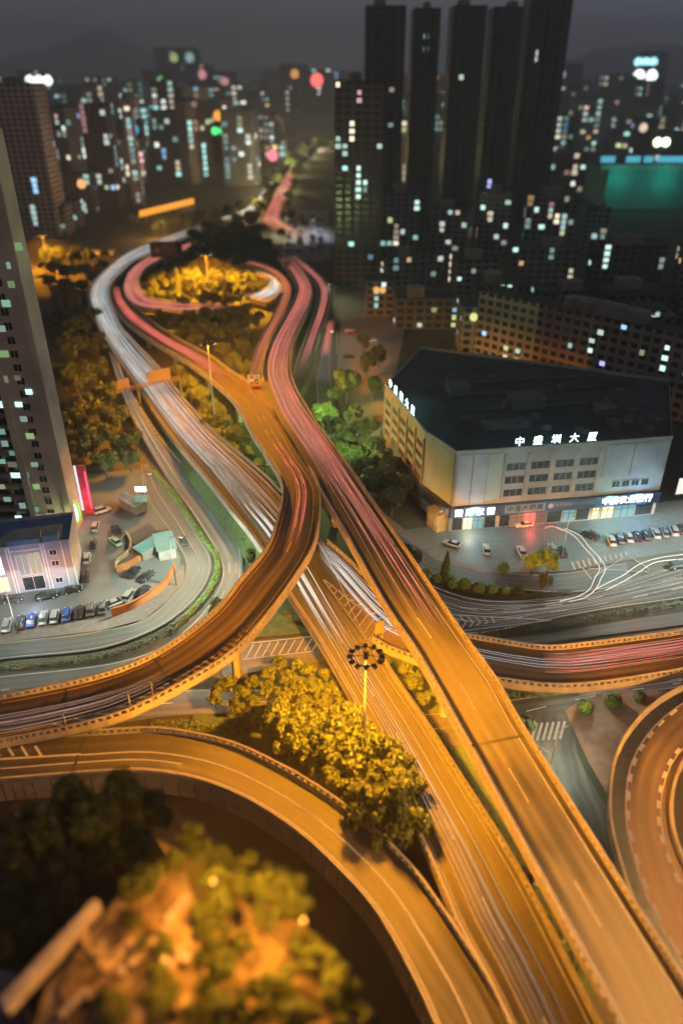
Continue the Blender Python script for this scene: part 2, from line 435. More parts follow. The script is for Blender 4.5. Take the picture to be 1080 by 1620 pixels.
# right viaduct: from the loop's right flank down to the bottom right corner
h = 13
RV, rv = viaduct('viaduct', 'long straight orange lit viaduct crossing above every other road down to the bottom right corner',
    [(440,408,7),(459,435,7.5),(469,457,8),(466,474,8.5),(456,494,9),(436,528,10),(421,562,11.5),(416,587,12.5),(419,609,h),(428,635,h),(439,660,h),(460,693,h),(483,730,h),(505,775,h),(543,840,h),(594,933,h),(622,980,h),(653,1025,h),(718,1140,h),(760,1215,h),(865,1408,h),(980,1620,h),(1066,1780,h)],
    [(452,400,7),(480,430,7.5),(490,448,8),(494,461,8.2),(491,480,8.8),(483,500,9.3),(465,540,10.5),(458,573,12),(461,602,h),(474,631,h),(503,678,h),(550,742,h),(590,800,h),(644,880,h),(700,964,h),(735,1015,h),(778,1075,h),(813,1138,h),(860,1215,h),(970,1390,h),(1080,1565,h),(1190,1742,h)],
    par=('R',), pier=34)
dgore = min(range(RV.n), key=lambda i: (RV.L[i] - P(492, 745, h)).length)
RV.parapet('L', rv, d0=RV.S[dgore]); 
d_g0 = min(range(RV.n), key=lambda i: (RV.L[i] - P(419, 609, h)).length)
RV.parapet('L', rv, d1=RV.S[d_g0] - 1)

# curved ramp: from the loop, alongside the viaduct, then sweeping over the white road to the left edge
R1, r1 = viaduct('ramp', 'curved brown flyover ramp sweeping over the white light streaks towards the left edge',
    [(176,455,6.03),(180,482,6.5),(197,508,7),(220,526,7.5),(241,540,8),(303,578,10),(341,607,11.5),(370,635,h-.02),(386,660,h-.02),(403,693,h-.02),(423,722,h-.02),(446,762,h-.02),(449,787,h-.02),(443,816,h-.02),(425,869,h-.02),(383,921,h-.02),(342,971,h-.02),(250,1038,12),(167,1072,10.5),(0,1108,8.5),(-90,1122,7)],
    [(193,452,6.03),(196,470,6.2),(209,483,6.5),(250,518,7.6),(285,540,9),(330,564,10.5),(370,593,12),(394,609,h-.02),(416,636,h-.02),(439,664,h-.02),(474,724,h-.02),(492,749,h-.02),(503,771,h-.02),(505,796,h-.02),(503,829,h-.02),(492,872,h-.02),(469,911,h-.02),(442,950,h-.02),(417,982,h-.02),(367,1035,h-.02),(286,1085,12),(200,1128,10.5),(111,1153,8.8),(17,1172,7.2),(-90,1193,6.5)],
    mat=ASPH_BROWN, par=('L',), pier=0)
def dist_at(r, side, px, py, hh):
    E_ = r.L if side == 'L' else r.R; q = P(px, py, hh)
    return r.S[min(range(r.n), key=lambda i: (E_[i] - q).length)]
R1.parapet('R', r1, d0=dist_at(R1, 'R', 490, 746, h)); R1.parapet('R', r1, d0=dist_at(R1, 'R', 209, 483, 6.5), d1=dist_at(R1, 'R', 394, 609, h))
R1.piers(r1, 31, 20)

# gore between ramp and viaduct, its hatching belongs to the ramp
gb = MB(); gpts = [P(x, y, h - 0.02) for x, y in [(380,600),(394,611),(416,638),(439,668),(432,645),(421,611),(417,598)]]
gb.face(gpts[::-1]); gb.build('gore_deck', ASPH, r1)

# main road with the white streaks, embanked above, bridge below
WRl = [(160,388,6)]
WR, wr_ = viaduct('highway', 'wide main carriageway covered in white headlight streaks curving out of the loop',
    [(330,352,6),(285,368,6),(240,384,6),(205,399,6),(173,423,6),(148,448,6),(140,470,6),(146,495,6),(155,520,5.5),(165,538,5),(186,570,4.5),(205,598,4),(222,620,4),(268,687,4),(323,753,4.5),(366,807,5),(405,857,6),(456,939,6),(511,1025,6),(560,1110,6),(605,1195,6),(687,1370,6),(727,1467,6),(773,1550,6),(806,1620,6),(870,1760,6)],
    [(330,364,6),(285,382,6),(240,403,6),(215,413,6),(195,430,6),(177,450,6),(175,474,6),(185,501,6),(194,520,5.5),(222,552,5),(252,584,4.5),(278,617,4),(303,647,4),(343,690,4),(405,742,4.5),(448,784,5),(503,850,6),(535,905,6),(565,970,6),(600,1036,6),(622,1075,6),(668,1141,6),(715,1215,6),(820,1385,6),(940,1620,6),(1015,1765,6)],
    skirt=None, par=(), pier=0)
WR.parapet('L', wr_, d0=dist_at(WR, 'L', 425, 890, 6)); WR.parapet('R', wr_, d0=dist_at(WR, 'R', 604, 1044, 6))
WR.parapet('R', wr_, h=0.8, d0=dist_at(WR, 'R', 200, 527, 5), d1=dist_at(WR, 'R', 500, 846, 6), solid=True)
WR.parapet('L', wr_, h=0.7, d0=dist_at(WR, 'L', 240, 648, 4), d1=dist_at(WR, 'L', 425, 890, 6), solid=True)
WR.parapet('L', wr_, h=0.7, d1=dist_at(WR, 'L', 150, 510, 6), solid=True)
WR.piers(wr_, 26, 18)
# the embankment that carries its upper half
eb = MB()
i0 = 0; i1 = min(range(WR.n), key=lambda i: (WR.L[i] - P(420, 880, 6)).length)
for E_, sg in ((WR.L, 1), (WR.R, -1)):
    for i in range(i0, i1):
        def foot(k):
            t = (E_[min(k+1, WR.n-1)] - E_[max(k-1, 0)]); t.z = 0; t.normalize(); nn = Vector((-t.y, t.x, 0))
            c = WR.C[k]
            if nn.dot(c - E_[k]) > 0: nn = -nn
            return E_[k] + nn * 2.2 + Vector((0, 0, -E_[k].z - 0.1)), E_[k] + nn * 0.1 - Vector((0, 0, 1.0))
        a, a2 = foot(i); b_, b2 = foot(i + 1)
        eb.face([a2, b2, b_, a])
tag(eb.build('embankment', GRASS), 'grassy slope carrying the white streaked main road', None, None, 'structure')

# branch that leaves the main road at the chevrons and passes below the viaduct to the right edge
RC, rc = viaduct('ramp', 'curved right hand ramp with pink streaks passing beneath the straight viaduct',
    [(505,850,5.98),(550,889,5.98),(592,933,5.98),(640,976,5.98),(690,1000,5.98),(733,1009,5.98),(780,1017,5.98),(863,1029,5.98),(935,1023,5.98),(1080,1004,5.98),(1180,988,5.98)],
    [(505,905,5.98),(535,945,5.98),(565,985,5.98),(598,1018,5.98),(640,1036,5.98),(700,1058,5.98),(773,1074,5.98),(858,1086,5.98),(924,1086,5.98),(1080,1062,5.98),(1180,1042,5.98)],
    mat=ASPH_BROWN, par=(), pier=0)
RC.parapet('L', rc, d0=2); RC.parapet('R', rc, d0=dist_at(RC, 'R', 600, 1019, 6)); RC.piers(rc, 30, 60)

# lower left ramp, joining the main road at the bottom
LR, lr = viaduct('ramp', 'bright orange ramp curving from the left edge to the bottom, grey panelled wall below it',
    [(-90,1180,5.96),(17,1174,5.96),(111,1166,5.96),(167,1163,5.96),(239,1159,5.96),(300,1166,5.96),(370,1183,5.96),(435,1213,5.96),(480,1238,5.96),(540,1278,5.96),(605,1333,5.96),(653,1383,5.96),(707,1460,5.96),(767,1553,5.96),(800,1617,5.96),(850,1730,5.96)],
    [(-90,1240,5.96),(39,1230,5.96),(139,1222,5.96),(222,1219,5.96),(310,1232,5.96),(390,1263,5.96),(475,1318,5.96),(540,1378,5.96),(593,1437,5.96),(647,1530,5.96),(690,1620,5.96),(735,1740,5.96)],
    par=('L',), pier=0)
LR.parapet('R', lr, h=0.55, solid=True, w=0.3); LR.piers(lr, 24, 10)
pw = MB()                       # panelled retaining wall under its near edge
for i in range(LR.n - 1):
    a, b_ = LR.R[i], LR.R[i+1]; t = (b_ - a).normalized(); nn = Vector((t.y, -t.x, 0))
    if nn.dot(LR.C[i] - a) > 0: nn = -nn
    o1 = a + nn * 0.62; o2 = b_ + nn * 0.62
    gap = t * 0.08
    pw.face([o1 + gap - Vector((0, 0, 4.2)), o2 - gap - Vector((0, 0, 4.2)), o2 - gap + Vector((0, 0, 0.3)), o1 + gap + Vector((0, 0, 0.3))])
pw.build('wall_panels', CONC_D, lr)

# circular ramp at the right edge
CR, cr = viaduct('ramp', 'circular ramp with dashed tile kerbs cut by the right edge of the photo',
    [(1150,1068,8),(1080,1093,8),(1030,1124,8),(994,1165,8),(974,1205,8),(966,1252,8),(966,1305,8),(975,1345,8),(1005,1437,8),(1080,1563,8),(1150,1640,8)],
    [(1150,1150,8),(1115,1170,8),(1080,1202,8),(1063,1240,8),(1057,1275,8),(1058,1305,8),(1064,1335,8),(1080,1375,8),(1105,1420,8),(1150,1465,8),(1180,1490,8)],
    mat=ASPH_BROWN, par=('L', 'R'), pier=26, solid=True, h=1.1)

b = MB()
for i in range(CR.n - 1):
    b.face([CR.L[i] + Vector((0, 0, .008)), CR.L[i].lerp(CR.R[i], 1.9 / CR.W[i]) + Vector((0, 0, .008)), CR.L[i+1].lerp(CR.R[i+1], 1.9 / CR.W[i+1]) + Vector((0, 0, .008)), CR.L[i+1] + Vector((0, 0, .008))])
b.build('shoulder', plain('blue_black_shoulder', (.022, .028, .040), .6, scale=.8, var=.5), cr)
# loop around the tree island
RL, rl = viaduct('ramp', 'inner loop ramp with two pink tail light bands bending into the tree island',
    [(330,376,5.97),(285,390,5.97),(240,405,5.97),(207,427,5.97),(196,444,5.97),(194,462,5.97),(204,480,5.8),(228,490,5.5),(262,493,5),(320,497,4),(380,486,4)],
    [(330,384,5.97),(292,398,5.97),(258,410,5.97),(232,425,5.97),(222,438,5.97),(220,452,5.97),(228,466,5.8),(243,475,5.5),(265,478,5),(320,481,4),(376,472,4)],
    mat=ASPH_BROWN, par=('R',), pier=30, step=2.5)
WL, wl = viaduct('ramp', 'short loop of pale road with white streaks beside the tree island',
    [(388,470,4),(410,464,4),(424,455,4),(427,445,4),(420,437,4),(405,432,4)],
    [(392,487,4),(425,479,4),(442,464,4),(444,448,4),(432,434,4),(410,424,4)],
    mat=ASPH, par=('L',), pier=0, step=2.0)
RO, ro = viaduct('ramp', 'narrow orange ramp dropping beside the viaduct to the blue sign',
    [(350,415,6),(390,420,6),(420,430,6),(440,444,6),(447,460,6),(442,480,6),(431,504,6),(415,533,6),(404,562,6),(398,590,5),(394,615,4.5)],
    [(350,407,6),(392,413,6),(424,422,6),(448,438,6.5),(460,458,6.5),(456,480,6.5),(446,504,6.5),(430,533,6.5),(417,562,6),(410,590,5),(406,615,4.5)],
    mat=ASPH_BROWN, par=('L', 'R'), pier=0, step=2.5, h=0.8)
RR, rr_ = viaduct('ramp', 'outer right ramp dropping from the loop to the pale street beside the hedge',
    [(455,406,7),(478,427,7.3),(497,448,7),(503,468,6.5),(499,490,5),(489,522,2.5),(478,550,0.4),(466,585,0.06)],
    [(462,403,7),(492,426,7.3),(515,448,7),(523,470,6.5),(518,495,5),(506,525,2.5),(497,553,0.4),(484,590,0.06)],
    mat=ASPH_BROWN, par=('L', 'R'), pier=0, step=2.5, h=0.8, skirt=-0.2)

# ground roads
RG, _ = ground_road('street running below the viaduct and out to the right edge with grey white streaks',
    [(466,583,.05),(462,610,.05),(468,660,.05),(484,730,.05),(512,800,.05),(560,856,.05),(610,890,.05),(681,924,.05),(739,944,.05),(794,950,.05),(890,946,.05),(960,930,.05),(1080,891,.05),(1200,850,.05)],
    [(484,588,.05),(479,620,.05),(483,660,.05),(497,730,.05),(527,800,.05),(570,870,.05),(610,925,.05),(670,980,.05),(736,1005,.05),(800,996,.05),(900,975,.05),(981,961,.05),(1080,947,.05),(1200,925,.05)])
FR, _ = ground_road('grey frontage lane between the plaza and the clipped shrubs',
    [(532,500,.03),(523,560,.03),(523,600,.03),(540,670,.03),(580,765,.03),(622,832,.03),(656,858,.03),(692,882,.03),(755,900,.03),(844,908,.03),(900,905,.03),(990,890,.03)],
    [(521,500,.03),(509,560,.03),(500,600,.03),(512,690,.03),(552,790,.03),(605,860,.03),(650,893,.03),(700,915,.03),(794,931,.03),(836,935,.03),(900,938,.03),(1000,925,.03)], ASPH_PALE)
LA, _ = ground_road('curved inner street around the small car park, lit greenish',
    [(222,735,.05),(226,751,.05),(237,796,.05),(263,833,.05),(278,859,.05),(293,885,.05),(291,917,.05),(267,948,.05),(228,980,.05),(156,998,.05),(0,1016,.05),(-120,1028,.05)],
    [(234,735,.05),(246,751,.05),(286,800,.05),(319,855,.05),(333,877,.05),(335,902,.05),(320,935,.05),(285,971,.05),(244,997,.05),(167,1025,.05),(0,1044,.05),(-120,1062,.05)], ASPH_PALE)
LB, _ = ground_road('outer slip street leaving the main road and bending to the left edge',
    [(172,556,4.9),(180,585,4.5),(192,620,4.2),(212,668,3.0),(240,718,1.0),(263,755,.05),(299,804,.05),(325,844,.05),(345,878,.05),(352,905,.05),(344,932,.05),(310,980,.05),(250,1026,.05),(178,1048,.05),(0,1069,.05),(-120,1085,.05)],
    [(186,566,4.6),(202,608,4.2),(222,640,3.8),(255,690,3.0),(290,732,1.2),(310,752,.05),(361,820,.05),(376,850,.05),(384,885,.05),(380,930,.05),(362,970,.05),(330,1030,.05),(250,1090,.05),(178,1112,.05),(0,1135,.05),(-120,1150,.05)], ASPH_PALE)
CD, _ = ground_road('street crossing below both viaducts from the left edge to the junction at the right',
    [(-120,1110,.035),(0,1102,.035),(150,1100,.035),(260,1092,.035),(400,1090,.035),(560,1100,.035),(660,1128,.035),(720,1122,.035),(797,1107,.035),(940,1088,.035),(1080,1068,.035),(1200,1050,.035)],
    [(-120,1165,.035),(0,1160,.035),(150,1150,.035),(260,1134,.035),(400,1130,.035),(560,1150,.035),(660,1180,.035),(740,1178,.035),(840,1150,.035),(940,1115,.035),(1080,1092,.035),(1200,1075,.035)])
CH, _ = ground_road('short orange lit street with slanted hatching below the curved flyover',
    [(340,1016,.06),(389,1015,.06),(440,1010,.06),(492,1004,.06),(560,996,.06),(640,985,.06)],
    [(340,1075,.06),(400,1062,.06),(450,1055,.06),(520,1045,.06),(580,1036,.06),(660,1024,.06)])
JS, _ = ground_road('side street with a zebra crossing running down under the viaduct',
    [(836,1120,.04),(830,1180,.04),(835,1240,.04),(870,1320,.04),(930,1440,.04)],
    [(905,1120,.04),(905,1165,.04),(920,1210,.04),(965,1290,.04),(1020,1400,.04)])
UL, _ = ground_road('dark sunken lane between the hedge and the pink streaked ramp',
    [(720,1012,.03),(835,1006,.03),(960,986,.03),(1080,968,.03),(1200,950,.03)], [(720,1030,.03),(850,1018,.03),(960,1004,.03),(1080,988,.03),(1200,970,.03)], ASPH_BROWN)
# far avenue running into the city
FA, _ = ground_road('far avenue with red tail light streaks running into the city',
    [(470,385,.1),(418,352,.1),(422,332,.1),(432,312,.1),(446,285,.1),(456,266,.1),(478,248,.1),(502,238,.1),(523,229,.1)],
    [(492,372,.1),(446,350,.1),(446,332,.1),(455,312,.1),(464,285,.1),(470,270,.1),(488,253,.1),(506,243,.1),(523,236,.1)], step=8)
FB, _ = ground_road('far avenue half with white headlight streaks leading to the loop',
    [(330,350,.1),(362,343,.1),(390,330,.1),(408,313,.1),(425,292,.1),(440,273,.1),(462,254,.1)],
    [(330,363,.1),(370,352,.1),(402,336,.1),(420,315,.1),(436,294,.1),(448,277,.1),(468,258,.1)], step=8)

# ------------------------------------------------------------------ ground patches
patch('plaza', [(640,838),(690,832),(1000,800),(1200,775),(1200,850),(990,886),(900,903),(840,906),(755,898),(700,880)], SLABS, 'paved forecourt of the corner building, lit cyan by the shop signs', 0.0)
patch('pavement', [(600,805),(640,838),(700,880),(755,898),(840,906),(760,905),(690,886),(655,862),(618,836),(590,805)], PAVE, 'brown pavement strip along the frontage lane', 0.06)
patch('car_park', [(60,760),(232,740),(240,800),(266,838),(285,880),(286,915),(262,944),(225,975),(150,992),(-60,1015),(-80,930),(60,860)], ASPH_PALE, 'car park ground beside the tall tower', 0.02)
patch('pavement', [(-60,1000),(100,985),(170,978),(240,950),(275,915),(290,892),(293,918),(267,948),(228,980),(156,998),(0,1016),(-60,1022)], PAVE, 'kerbside pavement along the curved inner street', 0.04)
patch('parking_lot', [(448,402),(452,335),(520,332),(524,410),(500,415)], ASPH_PALE, 'far parking lot full of cars beside the avenue', 0.02)
patch('forecourt', [(540,505),(600,490),(640,520),(615,640),(600,690),(560,690),(534,640),(534,560)], PAVE, 'open yard right of the pale street', 0.02)
patch('traffic_island', [(893,1125),(915,1108),(985,1090),(1062,1095),(1000,1150),(975,1200),(962,1260),(930,1205)], plain('red_brown_paving', (0.20, 0.105, 0.07), 0.8, var=0.25), 'red brown paved traffic island beside the circular ramp', 0.10)
patch('lawn', [(430,900),(452,940),(500,1000),(380,1010),(400,960)], GRASS, 'small lawn below the curved flyover', 0.0)
patch('lawn', [(640,985),(700,1080),(760,1180),(800,1230),(960,1560),(920,1590),(740,1240),(650,1110),(610,1040)], GRASS, 'green strip of shrubs between the two viaducts', 0.0)
patch('lawn', [(320,1080),(560,1055),(640,1180),(680,1340),(640,1350),(480,1235),(300,1150)], GRASS, 'planted ground below the round crowned trees', -0.05)
patch('lawn', [(200,440),(440,430),(430,540),(400,640),(440,760),(350,700),(240,540)], GRASS, 'planted ground inside the loop', -0.1)

# ------------------------------------------------------------------ road markings
def marks(r, parent, specs, name='lane_marking', z=0.012):
    b = MB(); iw = b.m(PAINT); iy = b.m(PAINT_Y)
    for sp in specs: r.line(b, sp.get('f', 0.5), sp.get('w', 0.2), sp.get('d0', 0), sp.get('d1'), sp.get('dash'), sp.get('gap', 0), z, iy if sp.get('y') else iw, sp.get('e'), sp.get('off', 0.6))
    # painted lines are surface pattern: they go into the deck's own mesh
    deck = parent if parent.type == 'MESH' else [c for c in parent.children if c.name.startswith('deck')][0]
    me = deck.data; off = len(me.materials); me.materials.append(PAINT); me.materials.append(PAINT_Y)
    o = b.build(name, None, None); bm = bmesh.new(); bm.from_mesh(me); n0 = len(bm.faces); bm.from_mesh(o.data); bm.faces.ensure_lookup_table()
    for f in bm.faces[n0:]: f.material_index += off
    bm.to_mesh(me); bm.free(); bpy.data.objects.remove(o)
marks(RV, rv, [dict(e='L', off=0.6, d0=dist_at(RV, 'L', 492, 745, 13)), dict(e='R', off=1.0, w=0.22), dict(f=0.44, dash=6, gap=12, d0=90, w=0.15)])
marks(R1, r1, [dict(e='L', off=0.7, w=0.15, y=1), dict(e='R', off=1.4, w=0.15, y=1), dict(f=0.45, dash=4, gap=6, w=0.2, y=1, d0=dist_at(R1, 'L', 386, 660, 13), d1=dist_at(R1, 'L', 420, 870, 13)),
               dict(f=0.62, dash=4, gap=6, w=0.2, y=1, d0=dist_at(R1, 'L', 386, 660, 13), d1=dist_at(R1, 'L', 449, 780, 13))])
marks(WR, wr_, [dict(e='L', off=0.7), dict(e='R', off=0.8, w=0.22), dict(f=0.42, dash=6, gap=9), dict(f=0.22, w=0.18, d0=dist_at(WR, 'L', 456, 939, 6))])
marks(RC, rc, [dict(e='L', off=0.9, w=0.15, d0=70), dict(e='R', off=0.8, w=0.15, d0=50), dict(f=0.62, d0=60, d1=130, w=0.18), dict(f=0.62, d0=130, dash=2.2, gap=1.6, w=0.45)])
marks(LR, lr, [dict(f=0.52, w=0.26, d0=20), dict(e='R', off=0.5, w=0.2, d0=30), dict(f=0.72, w=0.24, d0=5, d1=38)])
marks(CR, cr, [dict(e='L', off=2.1, w=0.18), dict(e='L', off=2.4, w=0.55, dash=1.6, gap=1.7), dict(e='R', off=1.1, w=0.16), dict(e='R', off=1.4, w=0.5, dash=1.6, gap=1.7)])
road_objs = [o for o in col.objects if o.name.startswith('road')]
marks(RG, road_objs[0], [dict(f=0.33, dash=4, gap=6, d0=150), dict(f=0.66, dash=4, gap=6, d0=150), dict(e='R', off=0.5, d0=120, w=0.22), dict(e='L', off=0.5, w=0.16)])
marks(LA, road_objs[2], [dict(e='R', off=0.5, w=0.16), dict(e='L', off=0.35, w=0.16, y=1), dict(f=0.5, w=0.14, d1=60)])
marks(LB, road_objs[3], [dict(e='R', off=0.6, w=0.2), dict(e='L', off=0.4, w=0.2), dict(f=0.36, dash=4, gap=7, d0=150), dict(f=0.68, dash=4, gap=7, d0=150)])
marks(CD, road_objs[4], [dict(e='L', off=0.4, w=0.16, y=1), dict(f=0.5, dash=4, gap=6)])
marks(FR, road_objs[1], [dict(e='R', off=0.4, w=0.14), dict(e='L', off=0.3, w=0.14, y=1)])
def stripe(b, p, q, w, mi=0):
    t = (q - p); t.z = 0; t.normalize(); n = Vector((-t.y, t.x, 0)) * (w / 2); b.face([p - n, q - n, q + n, p + n], mi)
def pix_marks(name, hh, segs, parent, w=0.3, mat=PAINT):
    b = MB()
    for q in segs:
        for i in range(len(q) - 1): stripe(b, P(*q[i], hh), P(*q[i+1], hh), w)
    return b.build(name, mat, parent)
# hatched street under the flyover
hs = [[(389, 1018), (493, 1007)], [(383, 1043), (496, 1030)]]
for k in range(9): hs.append([(389 + k * 13.2, 1041 - k * 1.6), (401 + k * 13.2, 1019 - k * 1.4)])
pix_marks('hatching', 0.075, hs, road_objs[5], 0.28)
# chevrons where the branch leaves the main road
ch = [[(511, 917), (560, 985), (600, 1040)], [(513, 917), (560, 955), (607, 985), (645, 1006)]]
for k in range(10):
    t = k / 9; lx, ly = 519 + t * 68, 930 + t * 98; rx, ry = 528 + t * 98, 929 + t * 62
    mx_, my_ = lx * .45 + rx * .55 + 1, ly * .4 + ry * .6 - 4 - 6 * t
    ch.append([(lx, ly), (mx_, my_), (rx, ry)])
pix_marks('chevron_marking', 6.02, ch, wr_, 0.38)
# chevrons on the street at the right, zebra crossings, box junction
cv = [[(706, 972), (872, 981)], [(730, 998), (872, 981)]]
for k in range(6): x = 714 + k * 12.5; cv.append([(x, 974 + k * .6), (x + 11 - k, 984), (x + 2 + (0 if k > 2 else 2), 996 - k * 2.2)])
pix_marks('chevron_marking', 0.068, cv, road_objs[0], 0.3)
zb = [[(904 + k * 8.5, 889 - k * 1.6), (909 + k * 8.2, 901 - k * 2.2)] for k in range(11)]
pix_marks('zebra_crossing', 0.09, zb, road_objs[1], 0.42)
zj = [[(848 + k * 9.0, 1144 - k * .6), (840 + k * 9.0, 1172 - k * .6)] for k in range(6)]
zj += [[(838, 1175), (868, 1190)], [(848, 1184), (848, 1202), (854, 1203), (855, 1184), (848, 1184)]]
pix_marks('zebra_crossing', 0.06, zj, road_objs[6], 0.45)
pix_marks('box_marking', 0.07, [[(920, 897), (935, 916)], [(985, 882), (940, 912)], [(995, 880), (1026, 900)], [(930, 899), (1025, 905)]], road_objs[0], 0.22)
lh = [[(66 + k * 22, 1198), (56 + k * 22, 1182)] for k in range(-3, 1)] + [[(0, 1203), (128, 1195)]]
pix_marks('hatching', 5.98, [[(a, b_ - 2) for a, b_ in q] for q in lh], lr, 0.4)
rh = [[(2 + k * 21, 1174 - k * 4.5), (18 + k * 22, 1158 - k * 5)] for k in range(4)] + [[(0, 1160), (82, 1143), (130, 1130)]]
pix_marks('hatching', 8.0, [], r1, 0.3) if False else None
bh = MB()
for k in range(6):
    d = R1.len - 18 - k * 3.4; stripe(bh, R1.at(d, 0.80, 0.02), R1.at(d - 3.4, 0.98 - k * .012, 0.02), 0.3)
R1.line(bh, 0.79, 0.2, R1.len - 45, R1.len - 5, z=0.016)
bh.build('hatching', PAINT, r1)
# hatching of the upper gore
gh = []
for k in range(17):
    t = k / 16; gh.append([(377 + t * 46, 606 + t * 36), (419 + t * 13, 612 + t * 34)])
pix_marks('hatching', 13.01, gh, r1, 0.42, PAINT_Y)
# expansion joints
for rd, e_, ds in ((RV, rv, (dist_at(RV, 'L', 735, 1168, 13), dist_at(RV, 'L', 560, 870, 13))), (R1, r1, (dist_at(R1, 'L', 250, 1038, 12), dist_at(R1, 'L', 120, 1085, 10), dist_at(R1, 'L', 447, 800, 13))), (LR, lr, (dist_at(LR, 'L', 130, 1165, 6),))):
    b = MB()
    for d in ds: b.face([rd.at(d, 0.01, .014), rd.at(d, .99, .014), rd.at(d + .5, .99, .014), rd.at(d + .5, .01, .014)])
    b.build('expansion_joint', STEEL_D, e_)

# ------------------------------------------------------------------ light streaks left by the traffic: thin luminous tubes at lamp height
T_W = glow('streak_white', (1.0, 0.93, 0.82), 0.95); T_C = glow('streak_cool', (0.72, 0.86, 1.0), 0.75); T_G = glow('streak_grey', (0.9, 0.8, 0.68), 0.42)
T_R = glow('streak_red', (1.0, 0.19, 0.14), 0.80); T_P = glow('streak_pink', (1.0, 0.33, 0.27), 0.58); T_O = glow('streak_orange', (1.0, 0.26, 0.05), 0.55)
T_PD = glow('streak_dim_pink', (0.80, 0.28, 0.24), 0.34); T_D = glow('streak_dim', (0.75, 0.72, 0.65), 0.30)
def streaks(label, jobs):
    b = MB()
    for m in (T_W, T_C, T_G, T_R, T_P, T_O, T_PD, T_D): b.m(m)
    for (r, kw) in jobs: r.trails(b, **kw)
    return tag(b.build('light_streaks'), label, None, 'light streaks left by traffic', 'stuff')
W_, C_, G_, R__, P_, O_, PD_, D_ = range(8)
wd = lambda x, y, hh=6, sd='L': dist_at(WR, sd, x, y, hh)
streaks('dense white headlight streaks flowing down the main road', [
    (WR, dict(n=33, f0=0.06, f1=0.88, cols=[W_, C_, G_, G_, D_], r=(0.03, 0.12), d1=wd(405, 857), seed=3, cover=0.55)),
    (WR, dict(n=8, f0=0.3, f1=0.8, cols=[O_, R__, PD_], r=(0.05, 0.09), d0=wd(222, 620, 4), d1=wd(405, 857), seed=5, cover=0.4)),
    (WR, dict(n=9, f0=0.16, f1=0.45, cols=[W_, G_, W_], r=(0.05, 0.10), d0=wd(366, 807, 5), d1=wd(511, 1025), seed=7, cover=0.8, drift=0.015)),
    (WR, dict(n=4, f0=0.26, f1=0.55, cols=[G_, D_, D_], r=(0.025, 0.045), d0=wd(456, 939), seed=8, cover=0.9, drift=0.008)),
    (RC, dict(n=9, f0=0.12, f1=0.52, cols=[W_, C_, G_], r=(0.04, 0.08), d0=0, d1=40, seed=9, cover=0.95, drift=0.02)),
])
streaks('pink and white streaks along the right hand curved ramp', [
    (RC, dict(n=15, f0=0.18, f1=0.5, cols=[P_, PD_, PD_, R__], r=(0.04, 0.09), d0=60, seed=12, cover=0.6)),
    (RC, dict(n=2, f0=0.3, f1=0.5, cols=[C_, G_], r=(0.03, 0.05), d0=35, d1=75, seed=13, cover=0.8)),
])
dv = lambda x, y: dist_at(RV, 'L', x, y, 13)
streaks('red tail light bands on the straight viaduct', [
    (RV, dict(n=15, f0=0.16, f1=0.36, cols=[R__, P_, PD_, PD_], r=(0.05, 0.15), d1=dv(505, 775), seed=21, cover=0.45, drift=0.015)),
    (RV, dict(n=15, f0=0.54, f1=0.74, cols=[R__, P_, PD_, PD_], r=(0.05, 0.15), d1=dv(505, 775), seed=22, cover=0.45, drift=0.015)),
    (RV, dict(n=16, f0=0.15, f1=0.75, cols=[PD_, P_, PD_], r=(0.05, 0.10), d0=dv(430, 560), d1=dv(640, 1010), seed=23, cover=0.35)),
    (RV, dict(n=4, f0=0.5, f1=0.68, cols=[R__, P_], r=(0.05, 0.08), d0=dv(419, 609), d1=dv(640, 1010), seed=24, cover=0.45)),
])
streaks('red streaks on the flyover ramp and the loop', [
    (R1, dict(n=8, f0=0.25, f1=0.5, cols=[R__, O_, R__], r=(0.08, 0.16), d1=dist_at(R1, 'L', 340, 607, 11), seed=31, cover=0.8)),
    (R1, dict(n=3, f0=0.38, f1=0.44, cols=[R__, PD_], r=(0.05, 0.09), d0=dist_at(R1, 'L', 403, 693, 13), d1=dist_at(R1, 'L', 430, 860, 13), seed=32, cover=0.9)),
    (R1, dict(n=5, f0=0.45, f1=0.75, cols=[D_, PD_, G_], r=(0.03, 0.06), d0=dist_at(R1, 'L', 250, 1038, 12), seed=33, cover=0.7)),
    (RL, dict(n=9, f0=0.12, f1=0.35, cols=[R__, P_, P_], r=(0.08, 0.16), seed=34, cover=0.8)),
    (RL, dict(n=8, f0=0.6, f1=0.8, cols=[R__, P_, P_], r=(0.08, 0.15), seed=35, cover=0.8)),
    (RO, dict(n=6, f0=0.1, f1=0.6, cols=[O_, R__, P_], r=(0.08, 0.16), seed=36, cover=0.9)),
    (RR, dict(n=9, f0=0.25, f1=0.6, cols=[P_, R__, PD_], r=(0.07, 0.13), seed=37, cover=0.85)),
    (WL, dict(n=14, f0=0.1, f1=0.75, cols=[W_, C_, W_], r=(0.08, 0.16), seed=38, cover=0.95)),
])
streaks('red and white streaks on the far avenue', [
    (FA, dict(n=13, f0=0.05, f1=0.8, cols=[R__, P_], r=(0.12, 0.3), d1=FA.len * 0.62, seed=41, cover=0.9)),
    (FA, dict(n=14, f0=0.05, f1=0.8, cols=[O_, W_, G_], r=(0.25, 0.5), d0=FA.len * 0.6, seed=42, cover=0.9)),
    (FB, dict(n=18, f0=0.1, f1=0.85, cols=[W_, G_, W_], r=(0.12, 0.25), seed=43, cover=0.6)),
])
